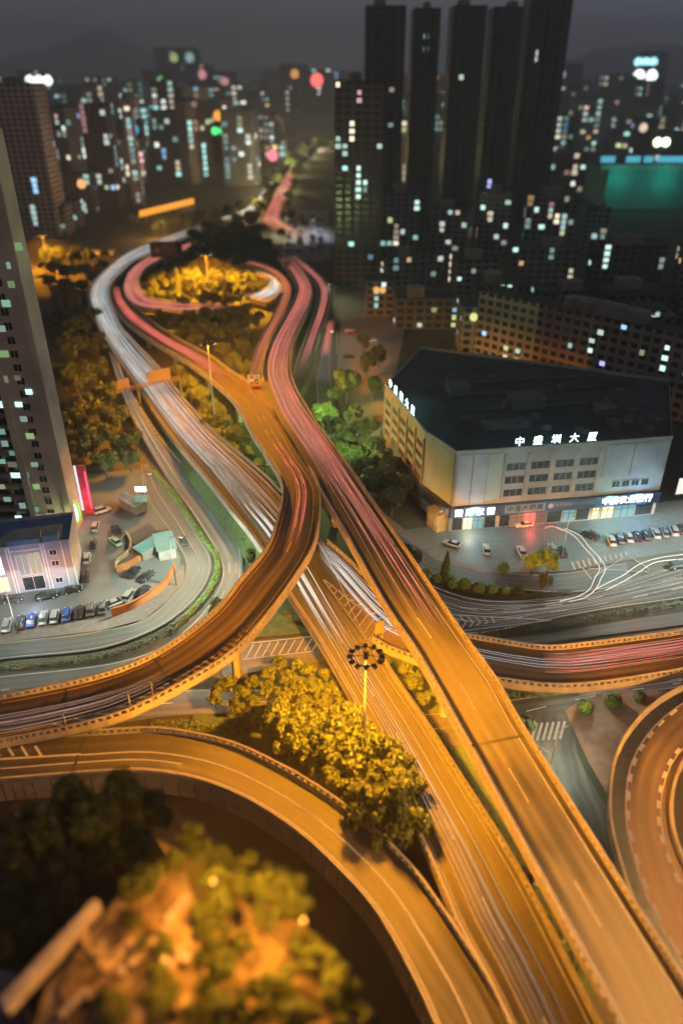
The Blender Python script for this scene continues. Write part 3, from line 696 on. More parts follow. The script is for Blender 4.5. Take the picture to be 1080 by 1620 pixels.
streaks('pale grey streaks on the side streets', [
    (RG, dict(n=5, f0=0.3, f1=0.6, cols=[P_, PD_], r=(0.05, 0.09), d0=75, d1=118, seed=51, cover=0.8)),
    (RG, dict(n=8, f0=0.12, f1=0.7, cols=[D_, D_, D_, G_], r=(0.02, 0.045), d0=125, seed=52, cover=0.5)),
    (LB, dict(n=5, f0=0.1, f1=0.4, cols=[W_, G_, D_], r=(0.05, 0.08), d1=110, seed=53, cover=0.7)),
    (FR, dict(n=5, f0=0.2, f1=0.6, cols=[R__, P_], r=(0.08, 0.14), d0=8, d1=60, seed=54, cover=0.9)),
    (CD, dict(n=2, f0=0.5, f1=0.6, cols=[PD_], r=(0.04, 0.06), d0=CD.len * 0.75, seed=55, cover=0.9)),
])
ts = MB(); ts.m(T_W); ts.m(T_R)
def path(px, hh=0.65): return resample(catmull([P(x, y, hh) for x, y in px], 1), 40)
for q, m_ in (([(880,834),(905,846),(925,868),(940,885),(948,900),(940,915),(932,932),(912,944),(885,951)],0), ([(892,836),(915,846),(932,866),(950,885),(957,900),(950,915),(943,930),(925,945),(900,952)],0),
              ([(943,931),(965,920),(985,910),(1010,893),(1040,883),(1080,877)],0), ([(957,934),(985,920),(1010,905),(1035,890),(1080,884)],0), ([(860,836),(873,833),(890,840)],1), ([(862,834),(872,832),(880,834)],1)):
    ts.tube(path(q), 0.085, 5, m_)
tag(ts.build('light_streaks'), 'white double streak turning from the forecourt into the street', None, 'light streaks left by traffic', 'stuff')

# ------------------------------------------------------------------ lamps (each light belongs to a lamp that stands in the place)
L_SOD = (1.0, 0.355, 0.010); L_GRN = (0.86, 1.0, 0.78); L_CY = (0.45, 0.95, 1.0); L_WRM = (1.0, 0.72, 0.42)
LAMP_SOD = glow('lamp_sodium', (1.0, 0.62, 0.25), 12.0); LAMP_GRN = glow('lamp_greenish_white', (0.9, 1.0, 0.85), 14.0)
def point(parent, loc, colr, power, rad=0.5, name='lamp_light', cone=0):
    l = bpy.data.lights.new(name, 'SPOT' if cone else 'POINT'); l.energy = power; l.color = colr; l.shadow_soft_size = rad
    if cone: l.spot_size = R_(cone); l.spot_blend = 0.14      # luminaires throw their light downwards
    o = bpy.data.objects.new(name, l); col.objects.link(o)
    o.parent = parent; o.location = Vector(loc) - Vector(parent.location)
    return o
def high_mast(px_top, py_top, base, label, power, heads=12, rr=2.2, colr=L_SOD, cone=171, ztop=None):
    top = on_ray(px_top, py_top, base.y); x, y, z = base.x, base.y, ztop or top.z
    e = empty('high_mast_lamp', (x, y, base.z), label, 'high mast lamp', 'high mast lamps over the interchange')
    b = MB(); b.tube([(x, y, base.z), (x, y, z)], 0.34, 12, r2=0.16); b.build('pole', STEEL, e, True)
    b = MB(); ring = [(x + rr * math.cos(a * PI / 12), y + rr * math.sin(a * PI / 12), z - 0.3) for a in range(25)]
    b.tube(ring, 0.09, 6)
    for k in range(4): b.tube([(x, y, z - 0.1), (x + rr * math.cos(k * PI / 2), y + rr * math.sin(k * PI / 2), z - 0.3)], 0.06, 5)
    b.tube([(x, y, z - 0.6), (x, y, z + 0.35)], 0.4, 10); b.build('ring_frame', STEEL_D, e)
    for k in range(heads):
        a = 2 * PI * k / heads; c = Vector((x + (rr + .25) * math.cos(a), y + (rr + .25) * math.sin(a), z - 0.35))
        b = MB(); i0 = b.m(STEEL_D); i1 = b.m(LAMP_SOD)
        b.box(c, (0.85, 0.55, 0.36), a, i0); b.box(c - Vector((0, 0, 0.2)), (0.6, 0.4, 0.06), a, i1); b.build('lamp_head', None, e)
    point(e, (x, y, z - 0.9), colr, power, 1.0, cone=cone)
    return e
def street_lamp(px, py, hgt, label, power, colr=L_GRN, toward=(0, -1), arm=1.8, group='street lamps', z0=0.0, matl=LAMP_GRN, cone=150):
    p = P(px, py, z0); t = Vector((toward[0], toward[1], 0)).normalized()
    e = empty('street_lamp', p, label, 'street lamp', group)
    b = MB(); b.tube([p, p + Vector((0, 0, hgt))], 0.13, 8, r2=0.07); b.build('pole', STEEL, e, True)
    b = MB(); b.tube([p + Vector((0, 0, hgt - 0.1)), p + t * arm * 0.6 + Vector((0, 0, hgt + 0.45)), p + t * arm + Vector((0, 0, hgt + 0.5))], 0.06, 6); b.build('arm', STEEL, e)
    c = p + t * (arm + .3) + Vector((0, 0, hgt + 0.47)); b = MB(); i0 = b.m(STEEL); i1 = b.m(matl)
    an = math.atan2(t.y, t.x); b.box(c, (0.95, 0.36, 0.14), an, i0); b.box(c - Vector((0, 0, 0.1)), (0.75, 0.28, 0.06), an, i1); b.build('lamp_head', None, e)
    point(e, c - Vector((0, 0, 0.5)), colr, power, 0.25, cone=cone)
    return e
high_mast(585, 1036, Vector((3.7, 86.5, 0)), 'tall pale mast with ring of dark lamp heads rising beside the round trees', 720000, cone=167)
high_mast(0, 0, Vector((50, 47, 0)), 'lamp mast beside the straight viaduct just outside the lower right corner', 330000, 8, colr=(1.0, 0.44, 0.10), ztop=33)
b2 = P(341, 676); high_mast(333, 541, b2, 'tall lamp mast standing beside the red streaked flyover ramp below the loop', 680000, 10, cone=174)
b3 = P(332, 476); high_mast(330, 401, b3, 'lamp mast standing among the golden trees inside the loop', 1700000, 8, cone=140)
b4 = P(78, 428); high_mast(80, 371, b4, 'bright orange lamp mast above the golden trees left of the loop', 420000, 8, cone=150)
GL = 'street lamps'
street_lamp(279, 926, 13, 'white street lamp at the bend of the curved inner street by the orange wall', 75000, toward=(1, -.3), arm=2.5)
street_lamp(29, 1003, 11, 'white street lamp behind the kerb in front of the row of parked cars', 42000, toward=(0.1, -1), arm=2.0)
street_lamp(232, 800, 9, 'street lamp by the car park entrance near the small blue kiosk', 26000, toward=(1, 0.2), cone=0)
street_lamp(888, 884, 12, 'leaning white street lamp beside the leafy tree on the forecourt', 20000, colr=(0.75, 1.0, 0.9), toward=(.3, -1), arm=1.5, cone=0)
street_lamp(685, 860, 8, 'small street lamp on the pavement by the orange wall block', 9000, colr=L_WRM, toward=(.5, .5), matl=LAMP_SOD)
street_lamp(1120, 915, 12, 'street lamp beside the grey streaked street past the right edge', 110000, colr=(0.8, 1.0, 0.92), toward=(-1, 0))
street_lamp(945, 1098, 4.2, 'short street lamp on the red brown traffic island', 9000, toward=(-.3, 1))
street_lamp(871, 1208, 7, 'slim street lamp on the side street below the straight viaduct', 7000, toward=(.3, .2))
street_lamp(513, 692, 10, 'street lamp hidden in the bright green tree beside the viaduct', 50000, colr=(0.75, 1, .35), toward=(-.3, 1), z0=0, cone=0)
street_lamp(553, 764, 10, 'street lamp glowing inside the dark trees beside the viaduct', 40000, colr=(0.75, 1, .35), toward=(-.2, 1), cone=0)
street_lamp(533, 560, 9, 'street lamp on the kerb of the yard right of the pale street', 26000, colr=(1, 1, .8), toward=(-1, 0))
street_lamp(528, 480, 9, 'yellowish street lamp near the top of the pale street', 20000, colr=(1, .95, .6), toward=(-1, 0))
street_lamp(447, 372, 10, 'street lamp at the near corner of the far parking lot', 45000, colr=(1, .85, .5), toward=(1, 0))
street_lamp(500, 372, 10, 'street lamp in the middle of the far parking lot', 45000, colr=(.8, .8, 1), toward=(-1, 0))
street_lamp(560, 440, 9, 'bluish street lamp at the foot of the dark tower by the parking lot', 40000, colr=(.5, 1, .95), toward=(-1, 0))
for k, (x, y, sd) in enumerate(((449, 300, 'first'), (462, 276, 'second'), (474, 262, 'third'), (494, 249, 'fourth'), (515, 239, 'last'))):
    street_lamp(x, y, 12, sd + ' street lamp along the right kerb of the far red streaked avenue', 80000, colr=(1, .85, .4), toward=(-1, 0), arm=3, cone=0)
street_lamp(395, 338, 11, 'street lamp beside the white streaked half of the far avenue', 90000, colr=(1, .62, .2), toward=(1, 0), arm=3, cone=0)
street_lamp(262, 378, 11, 'street lamp behind the maroon billboard at the top of the loop', 80000, colr=(1, .5, .1), toward=(0, -1), arm=3, z0=0, cone=0)

# ------------------------------------------------------------------ trees
def leaf_mat(name, c):
    m, nt, b = new_mat(name)
    g = nt.nodes.new('ShaderNodeNewGeometry'); oi = nt.nodes.new('ShaderNodeObjectInfo')
    r = nt.nodes.new('ShaderNodeValToRGB')
    r.color_ramp.elements[0].color = tuple(x * 0.55 for x in c) + (1,); r.color_ramp.elements[1].color = (c[0] * 1.5, c[1] * 1.35, c[2] * 1.1, 1)
    nt.links.new(g.outputs['Random Per Island'], r.inputs[0])
    h = nt.nodes.new('ShaderNodeHueSaturation'); mr = nt.nodes.new('ShaderNodeMapRange'); mr.inputs[3].default_value = 0.75; mr.inputs[4].default_value = 1.25
    nt.links.new(oi.outputs['Random'], mr.inputs[0]); nt.links.new(mr.outputs[0], h.inputs['Value']); nt.links.new(r.outputs[0], h.inputs['Color'])
    nt.links.new(h.outputs[0], b.inputs['Base Color']); b.inputs['Roughness'].default_value = 0.55; b.inputs['Specular IOR Level'].default_value = 0.25
    return m
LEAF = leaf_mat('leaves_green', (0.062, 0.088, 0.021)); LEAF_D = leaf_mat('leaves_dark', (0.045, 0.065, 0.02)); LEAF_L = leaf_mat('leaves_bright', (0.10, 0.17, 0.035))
BARK = plain('bark', (0.11, 0.08, 0.055), 0.9, scale=2, var=0.4)
def quad(b, p, nrm, s, rnd):
    a = nrm.orthogonal().normalized(); q = Matrix.Rotation(rnd.uniform(0, 6.28), 3, nrm); a = q @ a; c = nrm.cross(a)
    b.face([p - a * s - c * s * .6, p + a * s * .3 - c * s * .75, p + a * s, p + a * s * .1 + c * s * .7])
def crown_mesh(seed, lobes, leaves, leaf, flat=0.95, lob=(0.22, 0.48), spread=0.76):
    rnd = random.Random(seed); b = MB(); cs = []
    for i in range(lobes):
        th = rnd.uniform(0, 2 * PI); ph = math.acos(rnd.uniform(-0.35, 1)); rr = rnd.uniform(0.55, 1.0) * spread
        cs.append((Vector((rr * math.sin(ph) * math.cos(th), rr * math.sin(ph) * math.sin(th), rr * math.cos(ph) * flat)), rnd.uniform(*lob)))
    for i in range(leaves):
        c, r = rnd.choice(cs)
        d = Vector((rnd.gauss(0, 1), rnd.gauss(0, 1), rnd.gauss(0.25, 1))).normalized()
        p = c + d * r * (rnd.random() ** 0.35) * Vector((1, 1, 0.85)).x
        n = (d + Vector((rnd.gauss(0, .5), rnd.gauss(0, .5), rnd.gauss(.25, .5)))).normalized()
        if rnd.random() < .10: p = p * rnd.uniform(1.02, 1.16)
        quad(b, p, n, leaf * rnd.uniform(0.6, 1.75), rnd)
    return b, cs
def trunk_mb(cs, hgt, r):
    b = MB(); b.tube([(0, 0, 0), (0.02, 0.01, hgt * 0.5), (0, 0, hgt)], r, 8, r2=r * 0.65)
    for c, rr in cs[:7]:
        b.tube([(0, 0, hgt * 0.85), c * 0.5 + Vector((0, 0, hgt * 0.35 + hgt * .5)), c + Vector((0, 0, hgt + 0.55))], r * 0.5, 5, r2=r * 0.15)
    return b
PROTO = []
def tree_proto(seed, lobes, leaves, leaf, mat, **k):
    """unit tree: crown radius 1, crown centre at z 1.35"""
    e = empty('broadleaf_tree', (0, 0, 0), 'tree', 'tree')
    b, cs = crown_mesh(seed, lobes, leaves, leaf, **k)
    b.v = [(x, y, z + 1.35) for x, y, z in b.v]
    b.build('crown', mat, e); trunk_mb([(c + Vector((0, 0, 0.0)), r) for c, r in cs], 0.8, 0.07).build('trunk', BARK, e, True)
    return e
PT = [tree_proto(11, 16, 3000, 0.075, LEAF), tree_proto(12, 22, 3600, 0.065, LEAF, lob=(0.22, 0.40), spread=0.8), tree_proto(13, 13, 2600, 0.085, LEAF_D),
      tree_proto(14, 30, 4200, 0.06, LEAF, lob=(0.2, 0.3), spread=0.85), tree_proto(15, 20, 3000, 0.07, LEAF_L, lob=(.25, .42), spread=.8), tree_proto(16, 20, 3000, 0.08, LEAF_D, lob=(.25, .42), spread=.85)]
used = set()
def tree(p, r, kind, label, group, hs=1.0, rz=None, rnd=random.Random(5)):
    o = PT[kind]
    sc = (r, r, r * hs); rz = rnd.uniform(0, 6.28) if rz is None else rz
    if kind not in used:
        used.add(kind); o.location = p; o.rotation_euler = (0, 0, rz); o.scale = sc; o['label'] = label; o['group'] = group; return o
    return copy_tree(o, p, rz, sc, label, group)
def tree_px(px, py, rpx, kind, label, group, z0=0.0, hs=1.0):
    """crown centre seen at (px, py), crown radius rpx in the photograph"""
    z = 3.0
    for _ in range(4):
        w = P(px, py, z); r = rpx * depth(w) / F_PX; z = z0 + 1.35 * r * hs
    return tree((w.x, w.y, z0), r, kind, label, group, hs)
T1 = ('round crowned tree lit orange in the clump beside the high mast', 'trees in the orange lit clump')
rt = random.Random(77)
for x, y, r in [(345,1088,15),(362,1080,14),(340,1105,14),(380,1097,15),(400,1080,13),(372,1118,14),(400,1110,14),(425,1065,15),(440,1050,14),(455,1072,15),(470,1052,13),(487,1062,14),(500,1085,14),(425,1092,15),(448,1098,15),(472,1088,15),(515,1068,13),(525,1090,14),(410,1130,16),(540,1105,13),(385,1140,14),(480,1112,15),(505,1108,14)]:
    tree_px(x, y, r, rt.choice([0, 1, 3]), T1[0].replace('round crowned', 'small round'), 'small trees in the orange lit clump')
for x, y, r in [(440,1135,24),(475,1140,26),(510,1140,25),(545,1140,24),(455,1170,26),(492,1178,30),(530,1175,30),(570,1165,26),(515,1210,28),(555,1210,34),(595,1195,30),(545,1240,28),(590,1240,36),(625,1225,28),(580,1280,34),(625,1275,40),(650,1310,30),(610,1312,30),(640,1250,30),(520,1240,22)]:
    tree_px(x, y, r * rt.uniform(1.0, 1.35), rt.choice([3, 1, 0]), 'broad leafy tree lit orange in the clump beside the high mast', 'broad trees in the orange lit clump', hs=1.25)
for x, y, r in [(640,1060,14),(655,1085,15),(640,1085,12),(668,1110,13),(648,1045,10),(680,1100,10),(662,1070,12)]:
    tree_px(x, y, r, rt.choice([0, 1]), 'small tree in the gap between the two viaducts', 'trees in the gap between the viaducts')
IS = [(245,440,13),(262,455,15),(285,445,15),(305,440,14),(320,455,15),(340,450,15),(355,462,16),(375,450,14),(395,445,12),(300,465,15),(270,472,12),(330,475,14),(358,480,13),(290,480,11),(240,460,11),(312,425,12),(345,430,13),(380,468,12),(270,430,11),(395,462,10),(368,436,11)]
for x, y, r in IS: tree_px(x, y - 3, r * rt.uniform(.9, 1.35), rt.choice([1, 3, 0]), 'golden lit tree on the round island inside the loop', 'trees on the loop island')
for x, y, r in [(330,362,14),(350,372,18),(375,366,18),(398,376,20),(420,392,16),(365,392,18),(340,392,16),(390,400,18),(415,410,13),(320,380,14),(310,395,13),(305,372,12),(432,402,9),(350,412,14),(380,415,14),(300,410,12)]:
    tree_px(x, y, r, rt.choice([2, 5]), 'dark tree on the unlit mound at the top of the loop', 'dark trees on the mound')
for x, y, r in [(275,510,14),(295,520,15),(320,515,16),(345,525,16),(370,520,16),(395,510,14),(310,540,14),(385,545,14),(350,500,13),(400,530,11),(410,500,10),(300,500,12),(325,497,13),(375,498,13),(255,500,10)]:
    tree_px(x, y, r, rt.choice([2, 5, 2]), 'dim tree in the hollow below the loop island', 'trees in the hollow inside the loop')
for x, y, r in [(352,552,15),(370,570,16),(388,580,13),(360,590,13),(380,598,10),(340,575,12)]:
    tree_px(x, y, r, rt.choice([1, 3]), 'yellow lit tree in the fork between the two ramps', 'trees in the fork of the ramps')
for x, y, r in [(282,588,13),(298,605,15),(315,625,17),(335,645,18),(350,668,17),(330,670,14),(368,690,15),(345,650,14),(385,700,13),(300,625,12),(378,680,12),(395,725,12),(410,745,11),(420,760,9)]:
    tree_px(x, y, r, rt.choice([1, 0, 3]), 'orange lit tree in the strip between the white road and the ramp', 'trees along the white road')
for x, y, r in [(75,400,14),(95,405,15),(118,408,15),(140,405,13),(85,425,14),(110,430,16),(135,428,15),(160,420,12),(80,445,12),(105,450,13),(130,452,12),(70,420,10),(150,440,11),(165,402,10),(120,390,10)]:
    tree_px(x, y, r, rt.choice([0, 1, 3]), 'golden lit tree below the bright lamp mast left of the loop', 'golden trees left of the loop')
for x, y, r in [(108,480,22),(125,520,24),(150,545,22),(110,550,24),(150,585,24),(120,600,26),(165,625,24),(135,645,26),(180,660,24),(150,690,26),(190,700,22),(205,725,18),(165,730,22),(130,710,22),(95,510,20),(100,590,22),(215,690,14),(145,500,16),(115,665,22)]:
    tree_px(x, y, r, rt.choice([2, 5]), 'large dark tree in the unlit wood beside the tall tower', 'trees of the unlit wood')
for x, y, r, k in [(500,655,18,4),(520,650,16,4),(525,675,18,2),(545,690,20,2),(540,715,20,4),(562,720,18,4),(575,745,22,5),(600,760,26,2),(610,735,26,5),(590,710,22,2),(565,680,18,5),(620,790,24,2),(640,770,20,5),(600,795,18,2),(635,740,18,5),(575,770,16,2),(530,625,14,2),(560,655,16,5),(585,675,16,5)]:
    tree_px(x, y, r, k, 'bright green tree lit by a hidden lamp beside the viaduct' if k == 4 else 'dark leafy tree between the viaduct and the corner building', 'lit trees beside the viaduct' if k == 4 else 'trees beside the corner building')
for x, y, r, k in [(548,605,22,2),(580,575,16,5),(592,610,15,2),(600,560,14,5),(575,540,12,5)]:
    tree_px(x, y, r, k, 'spreading tree in the yard right of the pale street', 'trees in the yard', hs=1.15)
for x, y, r, lb in [(843,888,19,'large leafy green tree on the forecourt edge, left of its pair'),(868,885,20,'large leafy green tree beside the leaning street lamp on the forecourt'),(860,918,13,'dark round tree just below the pair of forecourt trees'),(660,880,11,'small dark tree against the viaduct beside the frontage lane'),(642,868,10,'slim tree nearest the viaduct at the frontage lane'),(645,900,10,'dark tree beside the viaduct above the clipped shrubs')]:
    tree_px(x, y, r, 4 if 'green' in lb else 5, lb, 'trees along the frontage lane')
for x, y, r in [(460,355,0),]: pass
ft = random.Random(4)
for k in range(46):
    t = k / 45; side = k % 2
    q = FA.at(FA.len * t, -0.35 if side else 1.3) if k % 3 else FB.at(FB.len * t, 1.5)
    tree((q.x, q.y, 0), ft.uniform(2.5, 4.0) * (1 + t * 1.2), ft.choice([0, 1, 4]), 'street tree along the far avenue', 'trees along the far avenue')
for x, y, r in [(255,352,10),(275,350,10),(295,345,10),(318,340,10),(340,338,11),(362,333,11),(380,325,10),(398,350,10),(412,362,9),(245,360,8),(300,356,8),(345,352,10),(330,350,9),(375,347,11),(395,340,9),(405,322,8)]:
    tree_px(x, y, r, ft.choice([0, 1, 3]), 'orange lit tree behind the top of the loop', 'trees behind the loop')
for x, y, r in [(830,1143,15),(455,972,8),(345,955,12),(362,948,9),(398,880,13),(392,858,10),(400,905,10),(378,835,8),(335,968,8)]:
    tree_px(x, y, r, 5, 'dark shrub like tree below the edge of the viaduct' if x > 800 else 'dark low tree beside the slip street under the flyover', 'low trees beside the streets')
# blurred trees near the camera at the lower left
tree_px(12, 1235, 26, 2, 'dark tree cut by the left edge below the orange ramp', None)
for x, y, r, k in [(190,1262,42,5),(150,1310,48,2),(60,1320,50,5),(235,1290,36,5),(110,1270,40,5),(30,1400,48,2),(110,1390,46,5),(170,1350,40,5),(10,1340,44,2),(215,1345,34,2),(90,1450,44,5),(20,1480,44,2)]:
    tree_px(x, y, r, k, 'dark blurred tree beside the near roof garden', 'dark trees in the near corner', z0=36, hs=1.1)

# conifer: whorls of drooping branches
def conifer(px, py, hgt, label):
    p = P(px, py, 0); e = empty('conifer', p, label, 'conifer', 'conifers'); rnd = random.Random(int(px))
    b = MB(); b.tube([p, p + Vector((0, 0, hgt))], 0.16, 7, r2=0.03); b.build('trunk', BARK, e)
    b = MB()
    for i in range(1500):
        t = rnd.random(); z = hgt * (0.12 + 0.86 * t); lay = (z * 1.3) % 1.0
        rr = (1 - t) ** 0.8 * hgt * 0.24 * (0.45 + 0.55 * lay) * rnd.uniform(0.5, 1); a = rnd.uniform(0, 6.28)
        d = Vector((math.cos(a), math.sin(a), 0)); quad(b, p + d * rr + Vector((0, 0, z - rr * 0.25)), (d + Vector((0, 0, 1.1))).normalized(), 0.32, rnd)
    b.build('crown', LEAF, e)
conifer(704, 918, 8.0, 'pointed conifer among the clipped shrubs on the planting strip')
conifer(284, 472, 16, 'tall layered conifer above the golden trees of the loop island')
# clipped shrubs
def shrub(px, py, rpx, label, group, mat=LEAF_L, z0=0.1, hs=0.95):
    p = P(px, py, z0 + 0.6); r = rpx * depth(p) / F_PX; rnd = random.Random(int(px * 7 + py)); b = MB()
    p = P(px, py, z0 + r * hs * 0.6)
    for i in range(700):
        d = Vector((rnd.gauss(0, 1), rnd.gauss(0, 1), rnd.gauss(0.3, 1))).normalized()
        n = (d + Vector((rnd.gauss(0, .35), rnd.gauss(0, .35), rnd.gauss(.2, .35)))).normalized(); rr = r * rnd.uniform(0.82, 1.04)
        quad(b, Vector((p.x, p.y, z0 + r * hs * 0.55)) + Vector((d.x * rr, d.y * rr, d.z * rr * hs)), n, r * 0.16, rnd)
    return tag(b.build('clipped_shrub', mat), label, 'shrub', group)
names = ['first', 'second', 'third', 'fourth', 'fifth', 'sixth', 'seventh']
for k, (x, y, r) in enumerate([(674,908,10),(692,914,8),(716,921,10),(735,924,10),(757,929,10),(778,931,9),(799,933,8)]):
    shrub(x, y, r, names[k] + ' clipped round shrub from the viaduct in the row along the grey street', 'round shrubs on the planting strip')
shrub(820, 934, 9, 'dark round shrub ending the row on the planting strip', 'round shrubs on the planting strip', LEAF_D)
shrub(796, 897, 9, 'dark round bush alone at the edge of the forecourt', 'shrubs')
shrub(926, 1118, 12, 'bright clipped bush at the tip of the red brown island', 'round bushes on the red brown island')
shrub(970, 1108, 13, 'brightest and largest clipped bush, middle of the red brown island', 'round bushes on the red brown island')
shrub(1012, 1102, 10, 'dark green bush nearest the circular ramp on the red brown island', 'round bushes on the red brown island', LEAF)
# hedges: long masses of leaves
def hedge(pts, w, hgt, mat, label, dens=26, z0=0.0, leaf=0.22, seed=1, name='hedge'):
    rnd = random.Random(seed); c = resample(catmull([P(x, y, z0) for x, y in pts], 1), 80); L = polylen(c); b = MB()
    for i in range(int(L * dens)):
        t = rnd.random() * 78.99; k = int(t); p = c[k].lerp(c[k+1], t - k); d = (c[k+1] - c[k]).normalized(); n = Vector((-d.y, d.x, 0))
        top = 0.75 + 0.25 * math.sin(t * 1.9) * math.sin(t * 0.7 + 1)
        o = rnd.uniform(-1, 1); z = hgt * top * (1 - 0.35 * o * o) * rnd.uniform(0.55, 1.05)
        quad(b, p + n * o * w / 2 + Vector((0, 0, z)), (n * o * .8 + Vector((rnd.gauss(0, .4), rnd.gauss(0, .4), 1))).normalized(), leaf * rnd.uniform(.6, 1.3), rnd)
    return tag(b.build(name, mat), label, 'hedge')
hedge([(244,748),(290,805),(325,857),(342,880),(344,905),(329,938),(292,978)], 1.5, 1.1, LEAF_L, 'bright green hedge curving between the inner and outer slip streets', 40, seed=2)
hedge([(292,978),(246,1010),(170,1037),(0,1057),(-60,1063)], 2.2, 0.9, LEAF_D, 'dark low hedge between the two greenish streets at the left edge', 30, seed=3)
hedge([(262,690),(300,738),(345,790),(372,825),(395,862)], 2.6, 1.6, LEAF, 'green hedge along the foot of the white streaked road', 34, seed=4)
hedge([(511,520),(499,556),(486,600),(474,640)], 2.0, 1.0, LEAF_L, 'yellow green hedge strip beside the pale street', 55, seed=5)
hedge([(745,1012),(830,998),(920,983),(1000,968),(1090,955)], 2.2, 1.4, LEAF_D, 'dark ragged hedge along the lower edge of the grey street', 40, seed=6)
hedge([(670,910),(740,934),(800,942),(880,940),(903,936)], 1.6, 0.5, LEAF_D, 'low planting bed under the row of round shrubs', 30, seed=7)
hedge([(690,1165),(740,1260),(800,1355),(860,1450),(915,1540)], 2.6, 2.2, LEAF, 'shrubs filling the long gap between the two viaducts', 60, seed=8, leaf=.25)
hedge([(790,1098),(850,1100),(915,1092)], 2.0, 1.3, LEAF, 'green planting below the pink streaked ramp', 40, seed=9)
hedge([(672,1330),(690,1400),(715,1450)], 1.6, 1.6, LEAF_D, 'narrow green strip squeezed between the two orange ramps', 40, seed=10)
hedge([(240,1150),(330,1152),(400,1165)], 2.5, 1.3, LEAF, 'low bushes behind the upper edge of the orange ramp', 40, seed=11)

# ------------------------------------------------------------------ parked cars
CARC = {n: plain('car_paint_' + n, c, 0.25, 0.2, var=0.03, spec=0.6) for n, c in dict(white=(.75,.75,.74), silver=(.45,.46,.47), black=(.012,.012,.014), grey=(.10,.105,.11), blue=(.03,.07,.28), green=(.42,.62,.42), red=(.35,.03,.03), dark=(.03,.028,.03)).items()}
CGLASS = plain('car_glass', (.012,.014,.017), 0.08, var=0.05, spec=0.8); TYRE = plain('tyre_rubber', (.015,.015,.015), 0.9)
RIM = plain('wheel_rim', (.4,.4,.42), 0.35, 0.6); HEADL = plain('headlight_glass', (.75,.77,.8), 0.15, spec=.8); TAILL = plain('tail_light_red', (.35,.02,.02), 0.3)
def loft(b, secs, mi=0):
    n = len(secs[0]); base = len(b.v)
    for s_ in secs: b.v.extend([tuple(p) for p in s_])
    for i in range(len(secs) - 1):
        for k in range(n):
            a = base + i * n + k; c = base + i * n + (k + 1) % n
            b.f.append((a, c, c + n, a + n)); b.mi.append(mi); b.uv.append([(0, 0)] * 4)
    b.f.append(tuple(base + k for k in range(n - 1, -1, -1))); b.mi.append(mi); b.uv.append([(0, 0)] * n)
    b.f.append(tuple(base + (len(secs) - 1) * n + k for k in range(n))); b.mi.append(mi); b.uv.append([(0, 0)] * n)
def car_proto(kind='saloon', full=True):
    e = empty('parked_car', (0, 0, -50), 'car', 'car'); 
    W = 0.89; L = 2.28; H = 1.46 if kind == 'saloon' else 1.75; bel = 0.92 if kind == 'saloon' else 1.0
    b = MB(); secs = []
    for x, zt, wy in ((-L, .62, .70), (-L + .06, bel - .06, .82), (-L + .5, bel, .88), (-.9, bel + .02, W), (.8, bel, W), (1.35, bel - .05, .88), (L - .35, bel - .17, .83), (L - .06, .70, .76), (L, .52, .66)):
        secs.append([Vector((x, -wy, .26)), Vector((x, wy, .26)), Vector((x, wy * 1.0, zt * .62)), Vector((x, wy * .93, zt)), Vector((x, 0, zt + .03)), Vector((x, -wy * .93, zt)), Vector((x, -wy, zt * .62))])
    loft(b, secs)
    # roof panel is painted like the body
    xb, xf = (-1.35, .15) if kind == 'saloon' else (-1.95, .35)
    loft(b, [[Vector((x, -y, H - .05)), Vector((x, y, H - .05)), Vector((x, y * .9, H)), Vector((x, -y * .9, H))] for x, y in ((xb, .58), (xb + .35, .64), (xf - .3, .64), (xf, .58))])
    body = b.build('body', None, None, True); body.data.materials.clear(); body.data.materials.append(CARC['white'])
    body.parent = e; body.material_slots[0].link = 'OBJECT'
    g = MB(); t0, t1 = (-1.95, 1.0) if kind == 'saloon' else (-2.12, 1.05)
    g.v += [(t0, -.78, bel), (t1, -.78, bel - .02), (t1, .78, bel - .02), (t0, .78, bel), (xb, -.57, H - .05), (xf, -.57, H - .05), (xf, .57, H - .05), (xb, .57, H - .05)]
    for q in ((0,1,5,4),(1,2,6,5),(2,3,7,6),(3,0,4,7)): g.f.append(q); g.mi.append(0); g.uv.append([(0,0)]*4)
    g.build('window', CGLASS).parent = e
    if full:
        for x in (-1.38, 1.38):
            for y in (-.8, .8):
                w = MB(); w.tube([(x, y - .1, .32), (x, y + .1, .32)], .32, 14); o = w.build('wheel', TYRE); o.parent = e
                w = MB(); w.tube([(x, y - .108, .32), (x, y + .108, .32)], .19, 10); w.build('rim', RIM).parent = o
        for y in (-.58, .58):
            w = MB(); w.box((L - .10, y, .66), (.2, .34, .14)); w.build('headlight', HEADL).parent = e
            w = MB(); w.box((-L + .05, y, .74), (.16, .34, .16)); w.build('tail_light', TAILL).parent = e
    return e
PC = {'saloon': car_proto('saloon'), 'van': car_proto('van'), 'far': car_proto('saloon', False)}
used_c = set()
def car(px, py, ax, ay, c, kind, label, group=None, z=0.03):
    """centre pixel and the pixel the bonnet points to"""
    p = P(px, py, z); q = P(ax, ay, z); rz = math.atan2(q.y - p.y, q.x - p.x); o = PC[kind]
    if kind in used_c: o = copy_tree(o, p, rz, None, label, group)
    else:
        used_c.add(kind); o.location = p; o.rotation_euler = (0, 0, rz); o['label'] = label
        if group: o['group'] = group
    for ch in o.children:
        if ch.name.startswith('body'):
            ch.material_slots[0].link = 'OBJECT'; ch.material_slots[0].material = CARC[c]
    return o
G1 = 'cars parked along the kerb below the tall tower'
